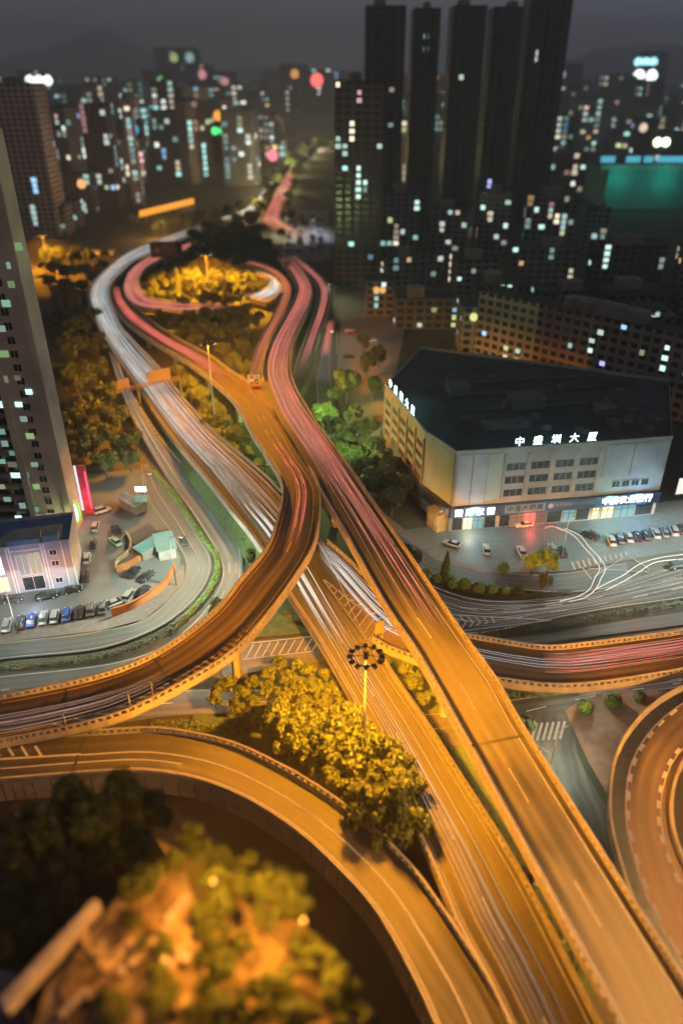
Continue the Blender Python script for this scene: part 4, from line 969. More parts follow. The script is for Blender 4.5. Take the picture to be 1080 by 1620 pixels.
for x, y, c, k, lb in ((12,992,'silver','saloon','silver car at the left edge, first in the kerb row behind the lamp post'),(34,988,'black','saloon','black car just right of the lamp post in the kerb row'),(51,984,'blue','saloon','bright blue car in the kerb row below the tall tower'),(70,980,'white','saloon','white car right of the bright blue one in the kerb row'),(88,978,'silver','van','silver grey van in the middle of the kerb row'),(107,975,'blue','van','dark blue van in the kerb row beside the silver van'),(126,971,'black','saloon','black car between the dark blue van and the pale roofed car in the kerb row'),(145,967,'grey','saloon','grey car third from the right end of the kerb row'),(164,964,'grey','saloon','dark grey car at the right end of the kerb row beside the orange wall')):
    car(x, y, x + 5, y - 25, c, k, lb, G1)
G2 = 'cars in the small car park by the tower'
for x, y, ax, ay, c, k, lb in ((185,956,205,948,'white','saloon','white car with its nose to the orange wall, next to the kerb row'),(206,945,218,930,'white','van','boxy white van backed against the orange wall'),(226,938,240,925,'black','saloon','black car beside the boxy white van at the orange wall'),
    (212,908,225,895,'black','van','large black van inside the curve of the orange wall'),(233,914,248,902,'dark','saloon','dark car beside the large black van inside the orange wall'),(185,840,178,830,'dark','saloon','dark car above the pale green car by the raised bed'),(183,859,172,850,'green','saloon','pale green car beside the raised bed'),
    (75,946,95,942,'black','saloon','black car parked along the front of the pale ornate building'),(115,936,140,930,'black','saloon','second black car along the front of the pale ornate building, near its corner'),(20,951,45,948,'dark','saloon','dark car at the left edge before the ornate building'),
    (136,914,137,900,'black','saloon','black car round the corner of the ornate building'),(138,886,140,870,'silver','saloon','silver car in the lane beside the ornate building'),(148,862,150,850,'dark','saloon','small dark car at the top of the lane beside the tower'),(152,836,155,825,'silver','van','yellowish lit van under the tower near the pink entrance')):
    car(x, y, ax, ay, c, k, lb, G2)
car(291,858,283,838,'dark','saloon','dark car driving on the curved inner street', z=0.08)
car(163,810,185,803,'white','van','white van with a pink lit roof in front of the blue kiosk')
G3 = 'cars in the forecourt row right of the shops'
ords = ['white car first from the left in the forecourt row','teal lit grey car second in the forecourt row','silver car third in the forecourt row','black car fourth in the forecourt row','dark car fifth in the forecourt row, beside the black one','white car in the middle of the forecourt row','grey car right of the middle white one in the forecourt row','white van like car near the right edge in the forecourt row','dark car cut by the right edge in the forecourt row']
for k, (x, y, c) in enumerate(((966,858,'white'),(979,855,'grey'),(993,852,'silver'),(1007,851,'black'),(1021,849,'dark'),(1036,846,'white'),(1050,845,'grey'),(1064,842,'white'),(1077,840,'dark'))):
    car(x, y, x - 8, y - 18, c, 'van' if k == 7 else 'saloon', ords[k], G3)
G4 = 'cars on the forecourt'
for x, y, ax, ay, c, k, lb in ((714,863,690,855,'white','saloon','white car on the orange lit pavement near the wall block'),(769,872,766,855,'white','saloon','white car alone on the open slabs of the forecourt'),(828,833,800,835,'white','saloon','white car parked parallel to the shops below the pharmacy board'),
    (824,875,818,862,'white','saloon','white car half hidden behind the forecourt trees'),(873,871,866,858,'silver','saloon','silver car beside the leaning lamp behind the trees'),(889,876,884,862,'dark','saloon','dark red black car at the foot of the leaning lamp'),(932,850,920,845,'dark','van','dark van beside the white double streak')):
    car(x, y, ax, ay, c, k, lb, G4)
car(1070,897,1090,893,'dark','van','dark lorry cut by the right edge beside the curving white streaks', z=0.08)
rc_ = random.Random(9)
for cx, xs in ((455, 0), (473, 1), (495, 2), (508, 3)):
    for k in range(15):
        if rc_.random() < 0.12: continue
        t = k / 14; car(cx + (1 - t) * (6 if xs < 2 else 3) - (1 - t) * 2 * xs, 341 + t * 56 + xs, cx + 12, 341 + t * 56 + xs, rc_.choice(['white','white','silver','black','grey','red','blue','dark']), 'far', 'small parked car in the packed rows of the far parking lot', 'cars in the far parking lot')
G5 = 'cars in the yard right of the pale street'
for x, y, ax, ay, c, lb in ((552,566,562,565,'black','black car at the left edge of the yard'),(587,540,577,541,'white','white car outlined in the middle of the yard'),(553,524,563,523,'white','white car near the small pink roofed hut'),(556,530,566,529,'red','red lit car near the small pink roofed hut')):
    car(x, y, ax, ay, c, 'far', lb, G5)

# ------------------------------------------------------------------ buildings
UNIT = plain('roof_unit_grey', (.09, .095, .10), .7)
GL_D = plain('dark_window_glass', (0.018, 0.022, 0.026), 0.12, var=0.3, spec=0.6)
WALL_P = plain('pale_render', (0.34, 0.34, 0.33), 0.8, scale=0.25, var=0.15); WALL_O = plain('tan_render', (0.30, 0.21, 0.15), 0.8, scale=0.25, var=0.18)
ROOFM = plain('flat_roof_felt', (0.036, 0.042, 0.050), 0.9, scale=0.12, var=0.4); NAVY = plain('navy_fascia', (0.035, 0.045, 0.075), 0.5, var=0.2)
SG_C = glow('sign_cyan_white', (0.72, 0.98, 1.0), 3.2); SG_W = glow('sign_white', (0.92, 1.0, 1.0), 5.0); SG_R = glow('shop_red', (1.0, 0.10, 0.06), 1.6)
SG_Y = glow('shop_warm', (1.0, 0.86, 0.45), 1.3); SG_T = glow('shop_teal', (0.25, 0.75, 0.8), 0.5); SG_DIM = glow('sign_dim', (0.55, 0.58, 0.50), 0.22); SG_O = glow('strip_orange', (1.0, 0.36, 0.03), 1.2)
FA_ = {}
F0, F1, C1, C2, C3, C4 = [Vector((a, b, 0)) for a, b in ((12.6, 204.1), (20.9, 170.9), (27.2, 159.1), (39.2, 160.8), (63.8, 164.6), (81.5, 167.5))]
mall = empty('corner_building', (40, 180, 0), 'pale corner building with glowing characters on its roof edge and lit shops below', 'building')
bk0, bk1 = Vector((96, 208, 0)), Vector((26, 238, 0))
b = MB(); iw = b.m(WALL_P); io = b.m(WALL_O); ir = b.m(ROOFM); ig = b.m(CONC_D)
ring = [F0, F1, C1, C2, C3, C4, bk0, bk1]
for i in range(8):
    a, c = ring[i], ring[(i + 1) % 8]
    b.face([(a.x, a.y, 0), (c.x, c.y, 0), (c.x, c.y, 22), (a.x, a.y, 22)], io if i == 0 else iw)
b.build('wall', None, mall)
b = MB(); b.face([(p.x, p.y, 21.0) for p in ring]); rf = b.build('roof', ROOFM, mall)
def wall_box(mb, a, c, t0, t1, z0, z1, out, thick, mi=0):
    """a box on the wall a->c between metres t0..t1 and heights z0..z1, standing out by `out`"""
    d = (c - a).normalized(); n = Vector((d.y, -d.x, 0)); p = a + d * (t0 + t1) / 2 + n * (out - thick / 2)
    mb.box((p.x, p.y, (z0 + z1) / 2), (t1 - t0, thick, z1 - z0), math.atan2(d.y, d.x), mi)
def wall_frame(a, c, t, z, out):
    d = (c - a).normalized(); n = Vector((d.y, -d.x, 0)); p = a + d * t + n * out
    return Matrix(((d.x, 0, n.x, p.x), (d.y, 0, n.y, p.y), (0, 1, 0, z), (0, 0, 0, 1)))
# parapets, plant and hut on the roof
b = MB()
for a, c in ((F0, F1), (F1, C1), (C1, C2), (C2, C3), (C3, C4)): wall_box(b, a, c, 0.02, (c - a).length - 0.02, 22.0, 22.35, 0.12, 0.5)
b.build('coping', CONC, mall)
for x, y, sx, sy, sz in ((50, 190, 9, 6, 3), (33, 200, 6, 6, 2.4), (70, 185, 5, 4, 2), (42, 176, 12, 3, 1.2)):
    q = MB(); q.box((x, y, 21 + sz / 2), (sx, sy, sz), 0.15); q.box((x, y, 21 + sz + .1), (sx + .5, sy + .5, .2), 0.15); q.build('roof_hut', UNIT, mall)
rq = random.Random(5)
for k in range(26):
    x, y = rq.uniform(30, 82), rq.uniform(172, 212)
    if y > 232 - .2 * x or (x < 40 and y < 178): continue
    q = MB(); sx, sy, sz = rq.uniform(1.2, 2.6), rq.uniform(1, 2.2), rq.uniform(.8, 1.6); q.box((x, y, 21 + sz / 2), (sx, sy, sz), .15); q.tube([(x, y, 21 + sz), (x, y, 21.12 + sz)], min(sx, sy) * .38, 12); q.build('cooling_unit', UNIT, mall)
for y0 in (186, 197, 206):
    q = MB(); q.tube([(34, y0, 21.5), (60, y0 + 4, 21.5), (76, y0 + 6.5, 21.5)], .28, 8); q.tube([(60, y0 + 4, 21.5), (58, y0 + 16, 21.5)], .22, 8); q.build('pipe', UNIT, mall)
def window(a, c, t0, t1, z0, z1, parent, wall_m=CONC, lit=None, mull=3):
    f = MB(); w = 0.12
    wall_box(f, a, c, t0 - w, t1 + w, z1, z1 + w, 0.10, 0.2); wall_box(f, a, c, t0 - w, t1 + w, z0 - w, z0, 0.16, 0.3)
    wall_box(f, a, c, t0 - w, t0, z0, z1, 0.10, 0.2); wall_box(f, a, c, t1, t1 + w, z0, z1, 0.10, 0.2)
    for k in range(1, mull): t = t0 + (t1 - t0) * k / mull; wall_box(f, a, c, t - .05, t + .05, z0, z1, 0.06, 0.1)
    o = f.build('window', wall_m, parent)
    p = MB(); wall_box(p, a, c, t0, t1, z0, z1, 0.03, 0.05); g_ = p.build('pane', lit or GL_D); g_.parent = o
    return o
L23 = (C3 - C2).length; bay = L23 / 4
for i in range(4):
    for j in range(3): window(C2, C3, i * bay + 0.75, (i + 1) * bay - 0.75, 9.0 + j * 3.6, 10.9 + j * 3.6, mall)
b = MB()
for i in range(5): wall_box(b, C2, C3, max(0.02, i * bay - .45), min(L23 - .02, i * bay + .45), 8.2, 20.6, 0.28, 0.5)
b.build('pilaster', CONC, mall)
L01 = (F1 - F0).length
for i in range(5):
    for j in range(4): window(F0, F1, i * L01 / 5 + 1.2, (i + 1) * L01 / 5 - 1.0, 7.4 + j * 3.1, 8.9 + j * 3.1, mall, WALL_O)
b = MB()
for i in range(6): wall_box(b, F0, F1, max(.02, i * L01 / 5 - .4), min(L01 - .02, i * L01 / 5 + .4), 6.2, 20, 0.30, 0.5)
b.build('pilaster', WALL_O, mall)
# blank advertisement panels
AD = plain('pale_poster', (0.36, 0.37, 0.38), 0.6, scale=0.15, var=0.3); ADY = plain('grey_green_panel', (0.33, 0.35, 0.29), 0.6, scale=0.15, var=0.2)
L12 = (C2 - C1).length; L1c = (C1 - F1).length; L34 = (C4 - C3).length
b = MB(); wall_box(b, F1, C1, L1c - 6.5, L1c - .3, 7.5, 21.2, 0.15, 0.25); b.build('poster_panel', ADY, mall)
b = MB(); wall_box(b, C1, C2, 0.5, 4.2, 7.5, 21.2, 0.15, 0.25); b.build('poster_panel', AD, mall)
b = MB(); wall_box(b, C1, C2, 4.4, 8.0, 7.5, 21.2, 0.18, 0.25); b.build('poster_panel', AD, mall)
b = MB(); wall_box(b, C1, C2, 8.2, L12 - .4, 7.5, 21.2, 0.15, 0.25); b.build('poster_panel', ADY, mall)
b = MB(); wall_box(b, C3, C4, 1.0, 8.2, 12.5, 21.2, 0.15, 0.25); b.build('poster_panel', AD, mall)
b = MB(); wall_box(b, C3, C4, 8.5, L34 - .5, 12.5, 21.2, 0.18, 0.25); b.build('poster_panel', AD, mall)
for i in range(4): window(C3, C4, 4.5 + i * 2.6, 6.3 + i * 2.6, 9.3, 10.8, mall, mull=2)
# shop fascias, canopy and shop fronts
b = MB()
for a, c in ((F1, C1), (C1, C2), (C2, C3), (C3, C4)): wall_box(b, a, c, 0.02, (c - a).length - .02, 4.1, 7.2, 1.0, 1.3)
b.build('fascia', NAVY, mall)
def shop(a, c, t0, t1, m, name='shop_front', z1=3.7):
    f = MB(); wall_box(f, a, c, t0, t1, 0.25, z1, 0.06, 0.1, f.m(m))
    i = f.m(STEEL_D); n = max(2, int((t1 - t0) / 1.6))
    for k in range(n + 1): t = t0 + (t1 - t0) * k / n; wall_box(f, a, c, max(t - .06, t0), min(t + .06, t1), 0.06, z1, 0.12, 0.2, i)
    wall_box(f, a, c, t0, t1, 2.55, 2.67, 0.10, 0.16, i)
    f.build(name, None, mall)
shop(C1, C2, 0.5, 3.0, GL_D); shop(C1, C2, 3.2, 5.6, SG_Y); shop(C1, C2, 5.8, 8.4, SG_T); shop(C1, C2, 8.8, 11.6, GL_D)
shop(F1, C1, 6, 12.5, GL_D); shop(C2, C3, 0.6, 3.2, GL_D); shop(C2, C3, 3.4, 6.8, glow('shop_dim_orange', (1, .4, .2), .18)); shop(C2, C3, 7.0, 10.0, SG_R); shop(C2, C3, 10.2, 13.0, glow('shop_dim_red', (.8, .2, .2), .12)); shop(C2, C3, 13.2, 17, GL_D); shop(C2, C3, 17.4, 20.6, SG_T); shop(C2, C3, 21, 24.4, GL_D)
shop(C3, C4, 0.4, 2.2, SG_Y); shop(C3, C4, 3.0, 6.2, SG_Y); shop(C3, C4, 6.6, 12, SG_T); shop(C3, C4, 12.4, 17, GL_D)
# writing
def chars(txt, a, c, t0, t1, z, size, mt, out, name='sign_character', backs=True, stand=False):
    n = len(txt)
    for k, chv in enumerate(txt):
        t = t0 + (t1 - t0) * (k / (n - 1) if n > 1 else .5)
        lettering(chv, size, mt, mall, wall_frame(a, c, t, z, out), name, 0.10)
    if stand:
        s_ = MB(); wall_box(s_, a, c, t0 - 1.2, t1 + 1.2, 22.35, 22.5, 0.1, 0.12)
        for k in range(n):
            t = t0 + (t1 - t0) * k / (n - 1)
            for q in (-.5, .5): wall_box(s_, a, c, t + q - .05, t + q + .05, 22.35, 24.6, -0.06, 0.08)
        s_.build('sign_stand', STEEL_D, mall)
chars('中盛圳大厦', C2, C3, 3.2, L23 - 3.4, 23.7, 2.5, SG_C, 0.05, stand=True)
chars('中盛圳大厦', F0, F1, 5.0, 24.5, 23.7, 2.6, SG_C, 0.05, stand=True)
chars('國際家園', C1, C2, 1.6, 9.8, 5.6, 2.1, SG_W, 1.08)
chars('中國农业银行', C3, C4, 3.0, 14.6, 5.7, 2.2, SG_W, 1.08)
b = MB(); wall_box(b, C2, C3, 1.2, 11.8, 4.6, 6.9, 1.09, 0.12); b.build('sign_board', SG_DIM, mall)
INK = plain('sign_ink_dark', (0.03, 0.035, 0.03), 0.6)
chars('中港大药房', C2, C3, 2.6, 10.4, 5.75, 1.8, INK, 1.16)
chars('岚湾咖啡', C2, C3, 14.6, 18.2, 5.9, 1.35, SG_DIM, 1.06); lettering('LAN COFFEE', 1.25, SG_DIM, mall, wall_frame(C2, C3, 21.6, 5.9, 1.06), 'lettering', 0.05)
b = MB(); m_ = wall_frame(C2, C3, 13.2, 5.9, 1.10)
b.tube([m_ @ Vector((0, 0, 0)), m_ @ Vector((0, 0, .08))], 0.7, 18); b.build('logo', glow('logo_pink', (1, .45, .4), .5), mall)
for a, c, t, z, pw_, cl in ((C1, C2, 6, 6.0, 9000, (.25, .75, 1)), (C3, C4, 4.5, 6.2, 15000, (.25, .95, .85)), (C3, C4, 12, 6.2, 13000, (.25, .6, 1)), (C2, C3, 8.5, 2.6, 3500, (1, .1, .08)), (C1, C2, 4.4, 2.6, 2500, (1, .9, .6)), (C2, C3, 12, 25.2, 2500, (.3, .9, .9)), (F0, F1, 15, 25.2, 2500, (.3, .9, .9))):
    d = (c - a).normalized(); n = Vector((d.y, -d.x, 0)); q = a + d * t + n * (2.0 if z < 10 else -0.9)
    point(mall, (q.x, q.y, z), cl, pw_ * 0.35, 0.6, 'sign_light')
# orange lit block at its corner
b = MB(); p = P(700, 838, 0); b.box((p.x, p.y + 2, 2.4), (6.5, 4.5, 4.8), 0.5); b.box((p.x, p.y + 2, 4.95), (7.0, 5.0, 0.3), 0.5)
tag(b.build('kiosk', plain('ochre_panel', (.45, .27, .09), .7)), 'ochre block like kiosk at the left corner of the shops', 'kiosk')
b = MB(); p = P(1078, 790, 0); i0 = b.m(STEEL_D); i1 = b.m(glow('lit_panel_cream', (1, .95, .85), 1.0)); b.box((p.x + 1, p.y, 4.5), (8, .4, 5.4), .2, i0); b.box((p.x + 1, p.y - .25, 4.5), (7.4, .12, 4.8), .2, i1); b.box((p.x + 1, p.y, 1), (.5, .5, 2), .2, i0)
tag(b.build('lit_billboard', None), 'cream lit panel at the right edge beyond the shops', 'billboard')

# generic blocks --------------------------------------------------
LITC = [((.62,.92,.84), 10), ((.85,.95,.85), 7), ((1,.86,.62), 6), ((.45,.85,.80), 7), ((1,.62,.28), 2), ((.35,.65,1), 2), ((.80,.95,.45), 2), ((1,.55,.55), 2), ((.5,.5,1), 1)]
LITM = []
for c_, w_ in LITC:
    for st in (0.35, 0.75, 1.35): LITM += [glow('lit_window', c_, st)] * w_
pane_cache = {}
def lit_pane(m):
    if m.name not in pane_cache:
        b = MB(); b.box((0, 0, 0), (1, 0.14, 1)); o = b.build('lit_window', m); pane_cache[m.name] = o; return o, True
    return pane_cache[m.name], False
FM = [facade_mat('facade_brown', (.40, .31, .28)), facade_mat('facade_grey', (.36, .36, .37), cw=3.4), facade_mat('facade_pale', (.52, .46, .43), cw=5.0, h0=.35), facade_mat('facade_dark', (.17, .16, .18), cw=4.4), facade_mat('facade_green', (.16, .27, .26), cw=3.8), facade_mat('facade_umber', (.22, .16, .145), cw=4.6), facade_mat('facade_black', (.085, .08, .085), cw=4.2)]
def block(p0, p1, dep, hgt, mat, label, group, lit=10, seed=0, name='tower_block', cat='building', wsz=None, hut=True, side=True, wfloor=3.2, bal=False, roofm=None):
    rnd = random.Random(seed); p0 = Vector((p0.x, p0.y, 0)); p1 = Vector((p1.x, p1.y, 0)); d = (p1 - p0).normalized(); n = Vector((d.y, -d.x, 0)); W = (p1 - p0).length
    e = empty(name, (p0 + p1) / 2 - n * dep / 2, label, cat, group)
    q = [p0, p1, p1 - n * dep, p0 - n * dep]; b = MB()
    for i in range(4):
        a, c = q[i], q[(i + 1) % 4]; w = (c - a).length
        b.face([(a.x, a.y, -.2), (c.x, c.y, -.2), (c.x, c.y, hgt), (a.x, a.y, hgt)], 0, [(0, 0), (w, 0), (w, hgt), (0, hgt)])
    b.build('wall', mat, e)
    b = MB(); b.face([(v.x, v.y, hgt - .8) for v in q])
    b.build('roof', roofm or ROOFM, e)
    if hut:
        b = MB(); c = (p0 + p1) / 2 - n * dep / 2 + d * rnd.uniform(-.2, .2) * W; s_ = rnd.uniform(.2, .4)
        b.box((c.x, c.y, hgt + 1.2), (W * s_, dep * .4, 4.0), math.atan2(d.y, d.x)); b.box((c.x, c.y, hgt + 3.4), (W * s_ * .5, dep * .2, 0.8), math.atan2(d.y, d.x)); b.build('roof_hut', CONC_D, e)
    z = depth(Vector((p0.x, p0.y, hgt / 2))); sz = wsz or min(9.0, max(1.8, 7.6 * z / F_PX))
    cells = set(); last = None
    for k in range(lit):
        fr = rnd.random() < (0.78 if side else 1.0)
        if fr: a, c = p0, p1
        else: a, c = (p1, q[2]) if (p0.x + p1.x) / 2 < 0 else (q[3], p0)
        w = (c - a).length; nc = max(1, int(w / (sz * 1.35))); nf = max(2, int(hgt / max(wfloor, sz * 1.05)))
        i, j = rnd.randrange(nc), rnd.randrange(int(nf * 0.1), nf)
        if (fr, i, j) in cells: continue
        cells.add((fr, i, j)); dd = (c - a).normalized(); nn = Vector((dd.y, -dd.x, 0)); t = (i + .5) * w / nc
        m = rnd.choice(LITM)
        if last and rnd.random() < .45 and (last[0], last[1], last[2] + 1) not in cells and last[2] + 1 < nf:
            fr, i, j, m = last[0], last[1], last[2] + 1, last[3]; cells.add((fr, i, j))
            if fr: a, c = p0, p1
            else: a, c = (p1, q[2]) if (p0.x + p1.x) / 2 < 0 else (q[3], p0)
            w = (c - a).length; nc = max(1, int(w / (sz * 1.35))); dd = (c - a).normalized(); nn = Vector((dd.y, -dd.x, 0)); t = (i + .5) * w / nc
        last = (fr, i, j, m); pr, new = lit_pane(m); o = pr if new else pr.copy()
        if not new: col.objects.link(o)
        o.parent = e; o.matrix_parent_inverse = Matrix.Identity(4)
        pos = a + dd * t + nn * 0.08 + Vector((0, 0, (j + .55) * hgt / nf))
        o.location = pos - Vector(e.location); o.rotation_euler = (0, 0, math.atan2(dd.y, dd.x)); o.scale = (sz * rnd.uniform(.75, 1.15), 1, min(sz, wfloor * 1.6) * rnd.uniform(.75, 1.0))
    return e
def block_px(x0, x1, yb, yt, dep, mat, label, group, lit=10, seed=0, tilt=0.0, **k):
    p0 = P(x0, yb, 0); p1 = P(x1, yb + tilt, 0); top = on_ray((x0 + x1) / 2, yt, (p0.y + p1.y) / 2).z
    return block(p0, p1, dep, max(top, 5), mat, label, group, lit, seed, **k)

# tall tower at the left edge
TW = plain('tan_tower_render', (.42, .36, .30), .85, scale=.1, var=.25); TWD = facade_mat('tower_bays', (.30, .28, .25), cw=6.5, ch=3.1, w0=.06, w1=.94, h0=.30, h1=.92)
tp1 = P(124, 838, 0); tp0 = Vector((-100, tp1.y, 0)); th = on_ray(34, 205, tp1.y).z
tower = block(tp0, tp1 - Vector((10.4, 0, 0)), 24, th - 3, TWD, 'tall tan residential tower at the left edge with a pale ribbed corner shaft', None, 0, 3, name='residential_tower', hut=True)
A_, B_ = tp1 - Vector((10.4, 0, 0)), tp1
b = MB(); q = [A_ + Vector((0, -1.2, 0)), B_ + Vector((0, -1.2, 0)), B_ + Vector((0, 4.5, 0)), A_ + Vector((0, 4.5, 0))]
b.prism(q, -.2, th); b.build('corner_shaft', TW, tower)
b = MB(); wall_box(b, q[0], q[1], .05, 1.6, 0, th + .6, .6, .8); wall_box(b, q[0], q[1], 8.8, 10.35, 0, th + .6, .6, .8); b.build('pier', TW, tower)
for j in range(int(th / 3.1) - 1):
    if j > 26: break
    o = window(q[0], q[1], 4.3, 6.0, 2.0 + j * 3.1, 3.6 + j * 3.1, tower, TW, None, 2)
b = MB(); i0 = b.m(CONC_D)
for j in range(1, int(th / 3.1)):
    for t0, t1 in ((2.5, 8.5), (9.5, 15), (16, 22)): wall_box(b, tp0 + Vector((0, 0, 0)), A_, t0, min(t1, (A_ - tp0).length - .1), j * 3.1 - .1, j * 3.1 + .95, 1.3, 1.35)
b.build('balcony', CONC_D, tower)
rw = random.Random(31)
for x, y in ((8,600),(28,598),(5,640),(38,663),(2,683),(8,702),(22,717),(20,735),(40,752),(25,752),(36,800),(56,806),(62,818),(80,816),(18,420),(20,450),(28,390),(60,120),(5,640),(6,560),(48,690),(58,770),(44,830),(70,828),(12,790),(14,830),(30,640),(3,730),(46,620),(10,480),(3,520),(30,820),(55,735),(2,770)):
    w = on_ray(x, y, tp1.y - 1.38); m = rw.choice([LITM[1], LITM[2], LITM[20], glow('lit_window', (.45, .9, .7), rw.uniform(.15, .5)), glow('lit_window', (.6, .95, .4), rw.uniform(.15, .5)), glow('lit_window', (.9, .8, .6), rw.uniform(.1, .4))])
    if w.z > th - 4 or w.x < -100: continue
    b = MB(); b.box(w, (rw.uniform(1.4, 2.3), .14, rw.uniform(1.1, 1.6))); b.build('lit_window', m, tower)

# pale ornate block in front of it
ob0, ob1 = P(-40, 948, 0), P(126, 926, 0); oh = on_ray(118, 853, ob1.y).z
ORN = plain('lavender_render', (.34, .35, .46), .8, scale=.3, var=.12); WHT = plain('white_trim', (.78, .78, .82), .6, var=.05); BLU = plain('blue_roof', (.07, .16, .30), .6, var=.2)
orn = block(ob0, ob1, 12, oh, ORN, 'pale lavender ornate building with white outlined windows below the tall tower', None, 0, 5, name='ornate_building', hut=False, roofm=BLU)
LO = (ob1 - ob0).length
for t0, t1, z0, z1, lt in ((LO-17.2, LO-14.6, 5.5, oh-1.4, glow('pane_bright_white', (.95, .97, 1), 2.2)), (LO-16.8, LO-14.4, 1, 4.6, SG_Y), (LO-11.6, LO-9.4, 4.6, oh-2.4, glow('pane_lav', (.8, .78, .75), .35)), (LO-9, LO-6.8, 4.6, oh-2.4, glow('pane_yellow', (.9, .8, .35), .4)), (LO-11.4, LO-7, .6, 4, GL_D), (LO-4.6, LO-3.2, oh-3.4, oh-2.2, None), (LO-4.6, LO-3.2, oh-6.2, oh-5, None), (LO-4.6, LO-3.2, 1.6, 2.8, None)):
    window(ob0, ob1, t0, t1, z0, z1, orn, WHT, lt, 2)
b = MB()
for t in (LO-18, LO-13.2, LO-12.6, LO-6.1, LO-5.5, LO-1.9, LO-.2): wall_box(b, ob0, ob1, t - .14, t + .14, .1, oh - .3, .12, .2)
wall_box(b, ob0, ob1, LO-12.4, LO-6.3, oh-1.5, oh-1.2, .14, .2); b.build('white_trim', WHT, orn)
b = MB(); wall_box(b, ob0, ob1, LO-12.6, LO-6.1, oh, oh+1.2, .1, 4); wall_box(b, ob0, ob1, LO-5.4, LO-2.2, oh, oh+1.5, .1, 3); b.build('parapet', BLU, orn)
dd = (ob1 - ob0).normalized(); point(orn, ob0 + dd * (LO - 9) + Vector((dd.y, -dd.x, 0)) * 7 + Vector((0, 0, 4)), (.75, .75, 1), 2200, .6, 'facade_light')
# pink entrance sign and white oval lamp
e = empty('entrance_sign', P(133, 812, 0), 'tall pink glowing entrance sign at the foot of the tower', 'sign'); w = P(133, 812, 0)
b = MB(); b.box(w + Vector((1.6, 0, 7)), (2.2, .5, 14)); b.build('panel', plain('pink_panel', (.6, .1, .16), .6), e)
b = MB(); b.box(w + Vector((0.1, -.3, 7.6)), (.5, .3, 13)); b.build('light_strip', glow('strip_white_pink', (1, .8, .85), 1.1), e)
b = MB(); b.box(w + Vector((2.4, -.35, 7)), (.35, .2, 11)); b.build('light_strip', glow('strip_pink', (1, .08, .22), 1.4), e); point(e, w + Vector((2.5, -3, 5)), (1, .2, .3), 2000, .4)
e = empty('oval_lamp', P(121, 836, 0), 'white oval glowing lamp sign with a green rim below the tall tower', 'sign'); w = P(121, 836, 0)
b = MB(); b.tube([w, w + Vector((0, 0, 1.4))], .2, 8); b.build('post', STEEL, e)
def oval(c, rx, rz, y, th_, mt, par, nm):
    b = MB(); f = [(c.x + rx * math.cos(a * PI / 14), c.y + y - th_, c.z + rz * math.sin(a * PI / 14)) for a in range(28)]; bk = [(x, c.y + y, z) for x, _, z in f]
    b.face(f[::-1]); b.face(bk)
    for k in range(28): b.face([f[k], f[(k+1) % 28], bk[(k+1) % 28], bk[k]])
    b.build(nm, mt, par)
oval(w + Vector((0, 0, 4.8)), 1.9, 3.6, .3, .5, glow('rim_green', (.35, 1, .1), .8), e, 'rim'); oval(w + Vector((0, 0, 4.8)), 1.45, 3.1, -.2, .12, glow('face_white', (1, .97, .98), 1.3), e, 'face'); point(e, w + Vector((0, -3, 4)), (.7, 1, .6), 2500, .4)
# kiosks, walls and the raised bed of the small car park
def wall_line(pts, hgt, w, mat, label, name='low_wall', z0=0.0):
    c = resample(catmull([P(x, y, z0) for x, y in pts], 1), 40); b = MB()
    for i in range(39):
        d = (c[i+1] - c[i]); m = (c[i] + c[i+1]) / 2; b.box((m.x, m.y, z0 + hgt / 2), (d.length + .05, w, hgt), math.atan2(d.y, d.x))
        b.box((m.x, m.y, z0 + hgt + .06), (d.length + .05, w + .14, .12), math.atan2(d.y, d.x))
    return tag(b.build(name, mat), label, 'wall')
OW = plain('orange_painted_wall', (.50, .19, .06), .75, var=.2, scale=.4)
wall_line([(178,975),(205,966),(240,946),(264,926),(277,900)], 1.9, .3, OW, 'orange painted wall curving round the corner of the small car park')
wall_line([(186,906),(186,892),(203,878),(208,862),(200,846)], 1.1, .3, plain('cream_wall', (.42, .33, .2), .8), 'cream low wall bounding the raised bed on its left')
wall_line([(186,906),(212,893),(234,876),(244,858)], 1.5, .3, OW, 'orange wall bounding the raised bed on its right')
patch('raised_bed', [(188,902),(190,890),(206,878),(212,862),(204,846),(236,828),(258,848),(242,862),(230,877),(210,891)], EARTH, 'bare earth of the raised bed between the two low walls', 0.7)
TEAL = plain('teal_sheet_roof', (.16, .36, .36), .5, var=.15)
def shed(px, py, sx, sy, hgt, rz, rm, label):
    w = P(px, py, 0); e = empty('shed', w, label, 'shed', 'sheds of the small car park'); b = MB(); b.box((w.x, w.y, hgt / 2), (sx, sy, hgt), rz); b.build('wall', CONC_D, e)
    b = MB(); rot = Matrix.Rotation(rz, 3, 'Z') @ Matrix.Rotation(.10, 3, 'X'); b.box((w.x, w.y, hgt + .22), (sx + .8, sy + .8, .12), rot=rot)
    for k in range(7): b.box(Vector((w.x, w.y, hgt + .31)) + rot @ Vector(((k - 3) * sx / 7, 0, 0)), (.08, sy + .8, .08), rot=rot)
    b.build('roof', rm, e)
shed(238, 876, 3.2, 6.0, 2.6, -.75, TEAL, 'long teal roofed shed, left of the pair inside the orange wall'); shed(263, 874, 4.0, 6.5, 3.0, .35, TEAL, 'broad teal roofed shed nearest the curved street')
shed(208, 806, 2.2, 6.5, 2.8, .9, plain('pale_blue_sheet', (.45, .62, .7), .5), 'narrow pale blue roofed kiosk by the car park entrance'); shed(226, 806, 2.5, 2.5, 3, .2, TEAL, 'small square guard hut beside the entrance lamp')
